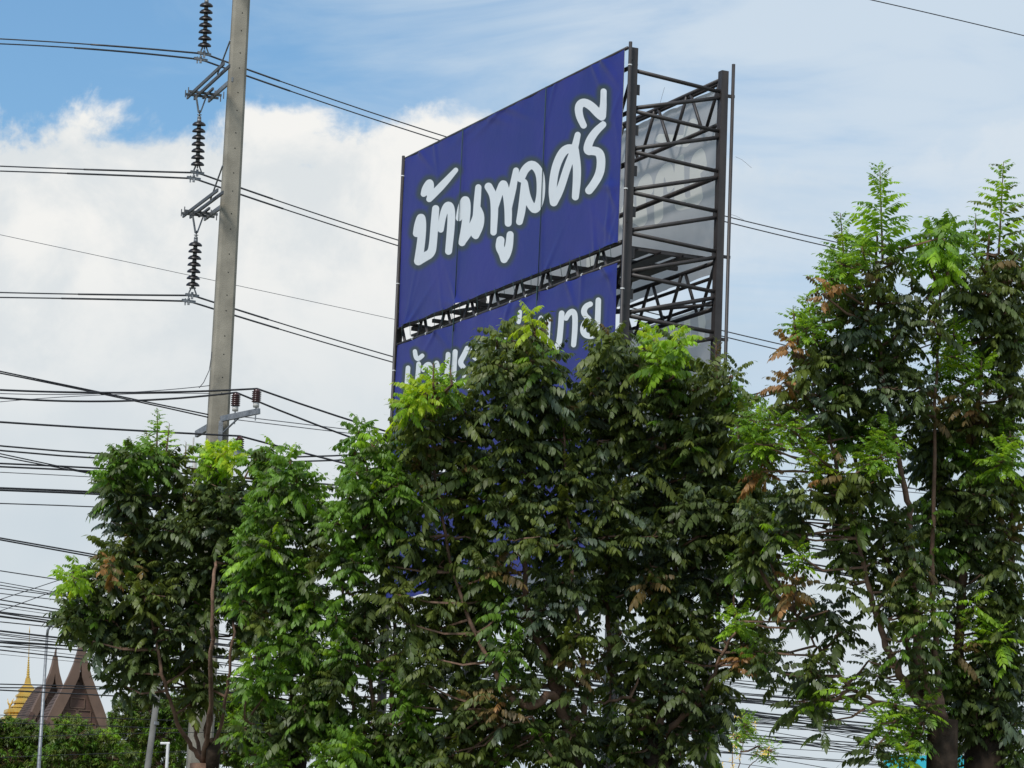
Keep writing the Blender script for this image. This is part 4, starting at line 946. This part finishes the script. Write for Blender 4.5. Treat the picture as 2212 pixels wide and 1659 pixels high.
clumps(C1, r3, 2.328, [(320, 480, 150, 65, 'F'), (210, 540, 80, 60, 'f'), (430, 465, 90, 50, 'f'), (370, 430, 80, 36, 's', dict(scale=.7, style='fine')), (880, 100, 42, 30, 'F', dict(layers=1)), (900, 180, 90, 65, 'o'), (690, 210, 80, 55, 'o'), (770, 200, 60, 50, 'd'), (640, 290, 55, 50, 'o'), (700, 330, 100, 65, 'd'), (880, 310, 120, 80, 'd'), (1000, 310, 65, 45, 'd'), (590, 420, 60, 55, 'd'), (800, 440, 170, 80, 'd'), (960, 430, 110, 70, 'd'),
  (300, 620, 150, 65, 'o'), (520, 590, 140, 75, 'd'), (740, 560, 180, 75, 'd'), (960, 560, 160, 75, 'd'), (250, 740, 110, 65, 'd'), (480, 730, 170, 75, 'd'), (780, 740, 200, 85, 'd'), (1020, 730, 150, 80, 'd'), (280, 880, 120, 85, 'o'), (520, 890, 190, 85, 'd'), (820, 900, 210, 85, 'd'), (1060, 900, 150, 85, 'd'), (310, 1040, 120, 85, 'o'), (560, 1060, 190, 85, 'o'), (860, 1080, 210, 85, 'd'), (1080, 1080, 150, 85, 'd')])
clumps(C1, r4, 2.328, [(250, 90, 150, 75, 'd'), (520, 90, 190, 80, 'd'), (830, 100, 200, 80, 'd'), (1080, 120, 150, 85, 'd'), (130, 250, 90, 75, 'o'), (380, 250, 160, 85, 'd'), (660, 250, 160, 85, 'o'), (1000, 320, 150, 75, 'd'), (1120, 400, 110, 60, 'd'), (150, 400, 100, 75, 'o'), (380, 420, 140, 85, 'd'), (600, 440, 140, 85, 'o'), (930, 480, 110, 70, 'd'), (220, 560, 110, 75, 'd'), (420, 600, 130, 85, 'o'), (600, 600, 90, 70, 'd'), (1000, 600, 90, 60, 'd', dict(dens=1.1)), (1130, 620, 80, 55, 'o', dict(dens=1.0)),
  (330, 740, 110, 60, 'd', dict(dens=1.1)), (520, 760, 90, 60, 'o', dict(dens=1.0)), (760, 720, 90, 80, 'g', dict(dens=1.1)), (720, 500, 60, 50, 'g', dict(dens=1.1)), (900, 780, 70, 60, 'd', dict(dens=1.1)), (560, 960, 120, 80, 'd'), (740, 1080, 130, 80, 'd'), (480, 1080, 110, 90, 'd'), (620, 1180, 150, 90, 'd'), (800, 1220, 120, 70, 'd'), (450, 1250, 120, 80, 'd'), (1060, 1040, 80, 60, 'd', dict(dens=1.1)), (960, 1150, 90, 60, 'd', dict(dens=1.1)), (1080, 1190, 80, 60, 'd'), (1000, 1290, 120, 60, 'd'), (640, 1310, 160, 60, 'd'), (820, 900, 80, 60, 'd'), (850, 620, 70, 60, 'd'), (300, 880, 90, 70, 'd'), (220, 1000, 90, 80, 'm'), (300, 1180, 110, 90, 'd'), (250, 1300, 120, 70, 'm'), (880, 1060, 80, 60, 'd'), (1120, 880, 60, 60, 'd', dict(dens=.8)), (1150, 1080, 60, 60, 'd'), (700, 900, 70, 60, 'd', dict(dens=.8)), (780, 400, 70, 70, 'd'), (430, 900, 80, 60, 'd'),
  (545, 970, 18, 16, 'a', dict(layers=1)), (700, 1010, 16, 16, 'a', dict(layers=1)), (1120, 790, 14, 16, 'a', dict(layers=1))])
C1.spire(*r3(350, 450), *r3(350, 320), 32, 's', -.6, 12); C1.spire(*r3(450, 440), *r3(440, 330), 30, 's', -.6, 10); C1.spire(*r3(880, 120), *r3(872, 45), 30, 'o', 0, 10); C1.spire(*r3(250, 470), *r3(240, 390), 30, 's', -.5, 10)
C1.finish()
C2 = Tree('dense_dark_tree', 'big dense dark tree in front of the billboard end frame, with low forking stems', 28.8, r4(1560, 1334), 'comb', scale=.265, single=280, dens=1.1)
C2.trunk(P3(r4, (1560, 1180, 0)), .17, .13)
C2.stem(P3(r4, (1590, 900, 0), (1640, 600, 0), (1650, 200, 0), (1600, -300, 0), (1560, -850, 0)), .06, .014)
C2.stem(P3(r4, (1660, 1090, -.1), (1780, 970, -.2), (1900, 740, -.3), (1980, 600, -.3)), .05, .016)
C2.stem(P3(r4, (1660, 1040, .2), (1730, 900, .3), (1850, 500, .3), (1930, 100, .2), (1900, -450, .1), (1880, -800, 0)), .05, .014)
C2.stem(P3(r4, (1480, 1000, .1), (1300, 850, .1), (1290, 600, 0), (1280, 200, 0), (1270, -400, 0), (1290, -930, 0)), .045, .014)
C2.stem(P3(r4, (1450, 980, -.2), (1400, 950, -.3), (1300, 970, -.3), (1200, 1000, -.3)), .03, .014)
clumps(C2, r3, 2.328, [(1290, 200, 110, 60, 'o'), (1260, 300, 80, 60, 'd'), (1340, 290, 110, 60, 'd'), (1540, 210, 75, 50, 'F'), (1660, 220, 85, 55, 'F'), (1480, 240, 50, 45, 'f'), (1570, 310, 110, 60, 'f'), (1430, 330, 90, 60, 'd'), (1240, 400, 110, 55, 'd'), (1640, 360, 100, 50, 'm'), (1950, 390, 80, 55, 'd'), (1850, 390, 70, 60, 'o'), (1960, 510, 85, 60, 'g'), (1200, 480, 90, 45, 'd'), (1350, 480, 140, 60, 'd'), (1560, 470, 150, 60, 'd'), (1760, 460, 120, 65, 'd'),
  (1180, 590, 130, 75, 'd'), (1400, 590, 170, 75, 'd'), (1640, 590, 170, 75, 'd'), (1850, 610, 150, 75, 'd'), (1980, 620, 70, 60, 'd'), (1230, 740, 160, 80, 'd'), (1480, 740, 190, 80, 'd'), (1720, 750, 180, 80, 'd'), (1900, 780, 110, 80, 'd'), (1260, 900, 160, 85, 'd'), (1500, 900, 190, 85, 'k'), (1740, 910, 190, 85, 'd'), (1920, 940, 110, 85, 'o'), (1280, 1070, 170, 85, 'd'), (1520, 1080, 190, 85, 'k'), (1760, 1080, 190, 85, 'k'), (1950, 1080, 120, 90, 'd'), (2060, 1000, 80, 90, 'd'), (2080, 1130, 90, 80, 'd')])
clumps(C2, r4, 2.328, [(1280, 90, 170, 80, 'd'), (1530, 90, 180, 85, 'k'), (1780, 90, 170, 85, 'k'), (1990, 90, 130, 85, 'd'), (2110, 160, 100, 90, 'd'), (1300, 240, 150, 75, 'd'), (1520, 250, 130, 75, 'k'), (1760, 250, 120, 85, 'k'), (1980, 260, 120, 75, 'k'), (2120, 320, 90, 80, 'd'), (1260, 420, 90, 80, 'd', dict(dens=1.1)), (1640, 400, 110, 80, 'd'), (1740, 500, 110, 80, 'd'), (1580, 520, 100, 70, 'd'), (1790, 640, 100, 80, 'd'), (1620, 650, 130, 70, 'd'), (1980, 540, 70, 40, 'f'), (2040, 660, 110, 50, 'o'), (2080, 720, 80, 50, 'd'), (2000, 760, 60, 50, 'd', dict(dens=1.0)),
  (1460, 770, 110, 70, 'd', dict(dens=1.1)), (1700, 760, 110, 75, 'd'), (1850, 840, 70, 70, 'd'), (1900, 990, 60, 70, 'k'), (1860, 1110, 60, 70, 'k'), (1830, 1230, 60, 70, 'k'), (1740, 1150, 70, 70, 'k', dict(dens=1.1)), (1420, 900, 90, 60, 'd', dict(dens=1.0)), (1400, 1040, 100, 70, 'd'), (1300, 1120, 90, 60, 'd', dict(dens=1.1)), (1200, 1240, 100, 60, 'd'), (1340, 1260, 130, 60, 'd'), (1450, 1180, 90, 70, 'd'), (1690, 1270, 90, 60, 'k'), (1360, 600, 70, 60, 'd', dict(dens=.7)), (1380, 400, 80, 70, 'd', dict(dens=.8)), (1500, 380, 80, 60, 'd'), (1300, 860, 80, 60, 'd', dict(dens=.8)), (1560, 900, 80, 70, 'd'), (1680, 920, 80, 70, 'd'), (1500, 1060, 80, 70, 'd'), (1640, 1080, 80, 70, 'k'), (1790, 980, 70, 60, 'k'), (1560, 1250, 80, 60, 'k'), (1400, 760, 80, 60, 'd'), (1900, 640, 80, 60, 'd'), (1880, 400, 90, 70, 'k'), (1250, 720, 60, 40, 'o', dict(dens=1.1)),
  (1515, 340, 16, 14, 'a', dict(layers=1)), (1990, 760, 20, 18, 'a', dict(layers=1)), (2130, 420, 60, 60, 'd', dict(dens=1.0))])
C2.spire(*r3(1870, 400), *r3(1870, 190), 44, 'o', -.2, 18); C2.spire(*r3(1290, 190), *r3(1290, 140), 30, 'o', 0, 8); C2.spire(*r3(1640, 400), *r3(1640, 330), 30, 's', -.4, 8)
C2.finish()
# ---- right trees
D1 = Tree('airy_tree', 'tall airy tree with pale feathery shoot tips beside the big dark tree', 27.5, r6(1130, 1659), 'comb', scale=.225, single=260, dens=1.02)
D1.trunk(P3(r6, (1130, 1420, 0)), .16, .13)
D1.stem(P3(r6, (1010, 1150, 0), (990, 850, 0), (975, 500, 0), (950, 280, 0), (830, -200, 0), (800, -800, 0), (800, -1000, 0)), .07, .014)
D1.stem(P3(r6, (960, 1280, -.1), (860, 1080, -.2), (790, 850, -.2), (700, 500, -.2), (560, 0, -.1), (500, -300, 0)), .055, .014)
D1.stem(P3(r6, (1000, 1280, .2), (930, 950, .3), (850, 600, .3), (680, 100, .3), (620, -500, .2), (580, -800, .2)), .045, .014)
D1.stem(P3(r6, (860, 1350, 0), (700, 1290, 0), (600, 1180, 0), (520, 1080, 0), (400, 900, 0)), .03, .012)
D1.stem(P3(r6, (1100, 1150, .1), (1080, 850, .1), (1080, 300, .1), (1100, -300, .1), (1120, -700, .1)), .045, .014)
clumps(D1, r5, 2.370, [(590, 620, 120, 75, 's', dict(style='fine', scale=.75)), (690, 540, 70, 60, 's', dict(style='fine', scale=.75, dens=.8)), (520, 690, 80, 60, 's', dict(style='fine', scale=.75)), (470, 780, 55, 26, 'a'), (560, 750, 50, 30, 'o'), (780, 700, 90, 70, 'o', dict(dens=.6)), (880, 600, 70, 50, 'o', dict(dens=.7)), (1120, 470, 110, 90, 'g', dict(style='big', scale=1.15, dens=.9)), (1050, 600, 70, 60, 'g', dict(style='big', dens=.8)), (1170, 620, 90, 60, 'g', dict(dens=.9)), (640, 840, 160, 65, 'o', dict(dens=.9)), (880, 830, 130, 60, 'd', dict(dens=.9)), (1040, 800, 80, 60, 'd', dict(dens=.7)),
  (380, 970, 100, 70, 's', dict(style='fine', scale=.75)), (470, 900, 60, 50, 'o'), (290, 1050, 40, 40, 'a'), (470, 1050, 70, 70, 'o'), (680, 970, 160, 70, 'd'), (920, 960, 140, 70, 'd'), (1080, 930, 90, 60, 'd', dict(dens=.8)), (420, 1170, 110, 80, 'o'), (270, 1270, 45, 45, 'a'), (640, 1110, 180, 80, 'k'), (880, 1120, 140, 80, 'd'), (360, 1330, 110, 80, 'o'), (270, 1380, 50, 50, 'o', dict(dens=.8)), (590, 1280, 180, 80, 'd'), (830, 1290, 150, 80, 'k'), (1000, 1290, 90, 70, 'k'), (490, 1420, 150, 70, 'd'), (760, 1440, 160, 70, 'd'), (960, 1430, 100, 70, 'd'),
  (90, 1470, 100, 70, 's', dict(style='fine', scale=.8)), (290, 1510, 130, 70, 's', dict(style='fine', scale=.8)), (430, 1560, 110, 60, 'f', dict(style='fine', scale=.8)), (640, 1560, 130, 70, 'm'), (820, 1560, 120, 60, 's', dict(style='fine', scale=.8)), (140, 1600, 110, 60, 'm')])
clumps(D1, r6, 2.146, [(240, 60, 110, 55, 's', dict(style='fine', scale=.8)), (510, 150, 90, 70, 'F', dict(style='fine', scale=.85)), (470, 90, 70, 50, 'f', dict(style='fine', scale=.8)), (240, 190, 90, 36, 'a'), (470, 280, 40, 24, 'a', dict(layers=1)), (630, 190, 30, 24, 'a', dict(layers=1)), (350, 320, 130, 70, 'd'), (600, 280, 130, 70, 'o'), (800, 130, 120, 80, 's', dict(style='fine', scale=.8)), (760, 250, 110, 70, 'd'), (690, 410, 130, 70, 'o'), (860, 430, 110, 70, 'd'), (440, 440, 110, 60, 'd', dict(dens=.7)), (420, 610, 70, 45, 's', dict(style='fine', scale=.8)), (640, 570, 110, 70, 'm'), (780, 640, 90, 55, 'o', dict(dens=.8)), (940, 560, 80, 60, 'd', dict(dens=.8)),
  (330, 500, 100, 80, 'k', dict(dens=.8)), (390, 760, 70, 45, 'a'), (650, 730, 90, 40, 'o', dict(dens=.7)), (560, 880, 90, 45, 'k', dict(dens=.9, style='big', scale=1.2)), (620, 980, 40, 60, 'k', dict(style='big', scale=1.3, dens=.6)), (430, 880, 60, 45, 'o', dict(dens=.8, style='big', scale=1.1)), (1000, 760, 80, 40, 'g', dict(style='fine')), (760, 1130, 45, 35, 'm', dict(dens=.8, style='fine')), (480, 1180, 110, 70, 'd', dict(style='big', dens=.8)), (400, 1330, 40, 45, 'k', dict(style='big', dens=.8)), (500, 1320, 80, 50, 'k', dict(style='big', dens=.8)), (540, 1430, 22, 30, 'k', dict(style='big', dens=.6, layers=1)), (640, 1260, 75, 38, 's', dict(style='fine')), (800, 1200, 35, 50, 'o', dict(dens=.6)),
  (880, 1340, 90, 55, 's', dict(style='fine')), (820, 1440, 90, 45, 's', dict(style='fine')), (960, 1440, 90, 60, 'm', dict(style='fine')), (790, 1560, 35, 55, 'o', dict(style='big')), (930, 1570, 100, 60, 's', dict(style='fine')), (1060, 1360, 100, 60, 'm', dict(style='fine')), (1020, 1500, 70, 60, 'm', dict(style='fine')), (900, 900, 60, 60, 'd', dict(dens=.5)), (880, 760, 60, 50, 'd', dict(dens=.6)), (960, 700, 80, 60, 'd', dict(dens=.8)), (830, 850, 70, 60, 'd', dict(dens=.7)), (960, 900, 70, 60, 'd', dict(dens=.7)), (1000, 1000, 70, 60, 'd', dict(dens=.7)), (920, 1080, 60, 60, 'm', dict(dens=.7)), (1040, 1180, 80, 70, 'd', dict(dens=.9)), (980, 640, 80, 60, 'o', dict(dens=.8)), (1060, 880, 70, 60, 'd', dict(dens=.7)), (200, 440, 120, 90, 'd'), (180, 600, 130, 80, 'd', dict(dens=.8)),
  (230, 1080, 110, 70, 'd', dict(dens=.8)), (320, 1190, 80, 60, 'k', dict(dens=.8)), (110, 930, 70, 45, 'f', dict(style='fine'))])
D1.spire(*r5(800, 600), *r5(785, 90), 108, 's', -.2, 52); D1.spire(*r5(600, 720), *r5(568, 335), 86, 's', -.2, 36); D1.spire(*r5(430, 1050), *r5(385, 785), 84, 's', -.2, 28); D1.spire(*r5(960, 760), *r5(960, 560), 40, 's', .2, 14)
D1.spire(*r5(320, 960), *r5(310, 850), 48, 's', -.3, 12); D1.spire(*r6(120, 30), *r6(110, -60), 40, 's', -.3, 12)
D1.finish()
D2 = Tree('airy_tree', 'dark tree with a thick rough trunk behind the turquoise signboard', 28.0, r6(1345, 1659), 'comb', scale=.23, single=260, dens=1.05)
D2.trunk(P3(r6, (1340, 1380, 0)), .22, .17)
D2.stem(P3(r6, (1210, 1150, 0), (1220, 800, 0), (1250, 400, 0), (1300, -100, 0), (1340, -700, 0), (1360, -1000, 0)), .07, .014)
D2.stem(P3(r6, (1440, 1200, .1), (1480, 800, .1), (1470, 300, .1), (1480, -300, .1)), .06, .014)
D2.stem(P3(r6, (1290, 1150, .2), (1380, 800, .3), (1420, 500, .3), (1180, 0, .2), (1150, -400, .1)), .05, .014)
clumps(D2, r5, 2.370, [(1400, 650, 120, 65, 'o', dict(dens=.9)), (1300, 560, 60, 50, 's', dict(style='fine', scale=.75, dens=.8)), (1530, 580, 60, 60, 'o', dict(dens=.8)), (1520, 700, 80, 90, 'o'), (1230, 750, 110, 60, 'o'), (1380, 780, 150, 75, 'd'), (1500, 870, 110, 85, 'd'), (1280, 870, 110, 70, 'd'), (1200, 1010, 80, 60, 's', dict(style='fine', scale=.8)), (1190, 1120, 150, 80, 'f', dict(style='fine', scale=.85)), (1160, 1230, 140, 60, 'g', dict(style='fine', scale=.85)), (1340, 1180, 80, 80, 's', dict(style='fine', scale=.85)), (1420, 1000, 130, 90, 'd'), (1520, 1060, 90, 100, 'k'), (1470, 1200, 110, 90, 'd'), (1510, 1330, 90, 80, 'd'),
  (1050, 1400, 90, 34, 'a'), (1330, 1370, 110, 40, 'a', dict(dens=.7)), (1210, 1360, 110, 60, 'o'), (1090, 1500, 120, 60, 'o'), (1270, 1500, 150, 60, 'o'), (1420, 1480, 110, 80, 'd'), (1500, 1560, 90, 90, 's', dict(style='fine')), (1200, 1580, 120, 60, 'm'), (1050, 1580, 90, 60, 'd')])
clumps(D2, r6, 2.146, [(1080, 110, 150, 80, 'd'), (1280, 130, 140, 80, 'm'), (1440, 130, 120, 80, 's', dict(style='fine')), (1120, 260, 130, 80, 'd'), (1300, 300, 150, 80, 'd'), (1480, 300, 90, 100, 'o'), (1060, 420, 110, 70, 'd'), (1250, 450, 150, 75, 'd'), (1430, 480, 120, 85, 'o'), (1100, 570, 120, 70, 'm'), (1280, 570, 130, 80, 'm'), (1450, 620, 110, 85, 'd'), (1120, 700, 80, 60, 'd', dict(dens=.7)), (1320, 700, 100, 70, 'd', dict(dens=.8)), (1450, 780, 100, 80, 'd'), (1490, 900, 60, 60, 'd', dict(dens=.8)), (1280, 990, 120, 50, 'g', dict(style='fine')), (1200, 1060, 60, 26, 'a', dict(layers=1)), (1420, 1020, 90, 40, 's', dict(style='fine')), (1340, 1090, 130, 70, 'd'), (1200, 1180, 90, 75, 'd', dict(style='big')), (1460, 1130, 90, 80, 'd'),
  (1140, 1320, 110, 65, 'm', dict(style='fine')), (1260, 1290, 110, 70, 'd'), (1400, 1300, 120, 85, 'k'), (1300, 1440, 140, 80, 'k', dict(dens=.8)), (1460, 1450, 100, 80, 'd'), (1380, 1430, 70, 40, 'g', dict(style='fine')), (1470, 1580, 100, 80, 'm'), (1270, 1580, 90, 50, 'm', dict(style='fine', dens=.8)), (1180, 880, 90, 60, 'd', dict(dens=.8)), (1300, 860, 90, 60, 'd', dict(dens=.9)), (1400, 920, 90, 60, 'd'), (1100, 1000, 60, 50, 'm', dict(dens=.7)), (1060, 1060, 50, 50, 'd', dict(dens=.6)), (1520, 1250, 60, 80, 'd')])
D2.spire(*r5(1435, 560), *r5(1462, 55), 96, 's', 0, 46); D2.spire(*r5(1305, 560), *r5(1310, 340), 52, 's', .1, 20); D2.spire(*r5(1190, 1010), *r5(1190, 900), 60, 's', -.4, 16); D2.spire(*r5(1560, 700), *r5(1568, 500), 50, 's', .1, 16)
D2.finish()
# ---- background trees behind the pole
hd_spec = [('mango_tree', 'dense green mango-like tree below the golden chedi', 100, (40, 1700), [(20, 1575, 45, 30, 'h'), (60, 1590, 60, 35, 'h'), (100, 1610, 60, 40, 'h'), (30, 1630, 70, 40, 'h'), (90, 1660, 80, 40, 'h'), (10, 1690, 80, 30, 'h'), (-40, 1600, 50, 50, 'h')]),
 ('mango_tree', 'olive green bushy tree below the brown temple gable', 97, (200, 1710), [(150, 1565, 35, 22, 'y'), (165, 1590, 60, 30, 'h'), (215, 1600, 50, 26, 'y'), (170, 1630, 70, 38, 'h'), (240, 1640, 60, 40, 'h'), (200, 1680, 90, 40, 'h'), (120, 1650, 50, 40, 'h')]),
 ('mango_tree', 'dark leafy tree right of the brown temple roof', 105, (300, 1700), [(290, 1520, 45, 22, 'h'), (265, 1550, 35, 26, 'h'), (330, 1530, 60, 32, 'h'), (290, 1580, 60, 40, 'h'), (350, 1590, 60, 50, 'h'), (280, 1640, 60, 40, 'y'), (350, 1660, 70, 50, 'h'), (390, 1540, 50, 45, 'h')]),
 ('mango_tree', 'pale yellowish leafy tree behind the foot of the power pole', 108, (510, 1700), [(500, 1500, 45, 26, 'y'), (540, 1510, 50, 30, 'y'), (470, 1540, 50, 40, 'h'), (530, 1560, 60, 40, 'y'), (590, 1550, 50, 50, 'h'), (480, 1610, 70, 45, 'h'), (560, 1630, 80, 45, 'h'), (430, 1590, 50, 50, 'h'), (620, 1610, 60, 50, 'h')])]
for nm, lb_, dp, tr, cs in hd_spec:
    T_ = Tree(nm, lb_, dp, tr, 'ros', scale=.21, single=60, dens=.50, nl=5)
    T_.trunk([(tr[0], tr[1], 0)], .25, .18)
    T_.stem([(tr[0], tr[1]-70, 0), (tr[0]-8, tr[1]-130, 0)], .10, .05); T_.stem([(tr[0]+40, tr[1]-50, .3), (tr[0]+55, tr[1]-90, .3)], .08, .04); T_.stem([(tr[0]-45, tr[1]-40, -.3), (tr[0]-60, tr[1]-90, -.3)], .08, .04)
    clumps1(T_, cs, thick=1.3)
    T_.finish()
# ---- spindly flowering shrub
Sx = Tree('flowering_shrub', 'spindly shrub with small yellow flowers in the gap between the trees', 34, (1590, 1720), 'fine', 'shrub', scale=.10, single=30, nl=4)
Sx.trunk([(1588, 1700, 0)], .02, .014, 'bark')
stm = [[(1598, 1640, 0), (1612, 1570, 0)], [(1625, 1645, 0), (1668, 1622, 0)], [(1580, 1640, 0), (1590, 1600, 0)]]
for st in stm: Sx.stem(st, .010, .004)
clumps1(Sx, [(1610, 1565, 24, 22, 's', dict(dens=.8)), (1660, 1620, 26, 12, 's', dict(dens=.6)), (1590, 1590, 24, 14, 's', dict(dens=.5)), (1638, 1612, 16, 8, 's', dict(dens=.5))])
for i in range(26):
    x, y = random.choice(((1612, 1570), (1600, 1590), (1665, 1625), (1582, 1615), (1590, 1652), (1640, 1625), (1595, 1560)))
    c = at(x+random.gauss(0, 9), y+random.gauss(0, 7), 34+random.gauss(0, .12)); k = MB()
    for j in range(5):
        t = j*1.257; d = np.array([math.cos(t), math.sin(t)*.6, math.sin(t)*.8]); k.add([c, c+d*.03+Rv*.008, c+d*.045, c+d*.03-Rv*.008+bz*.004], [(0, 1, 2, 3)])
    k.build('flower', M['flower'], Sx.e)
Sx.finish()
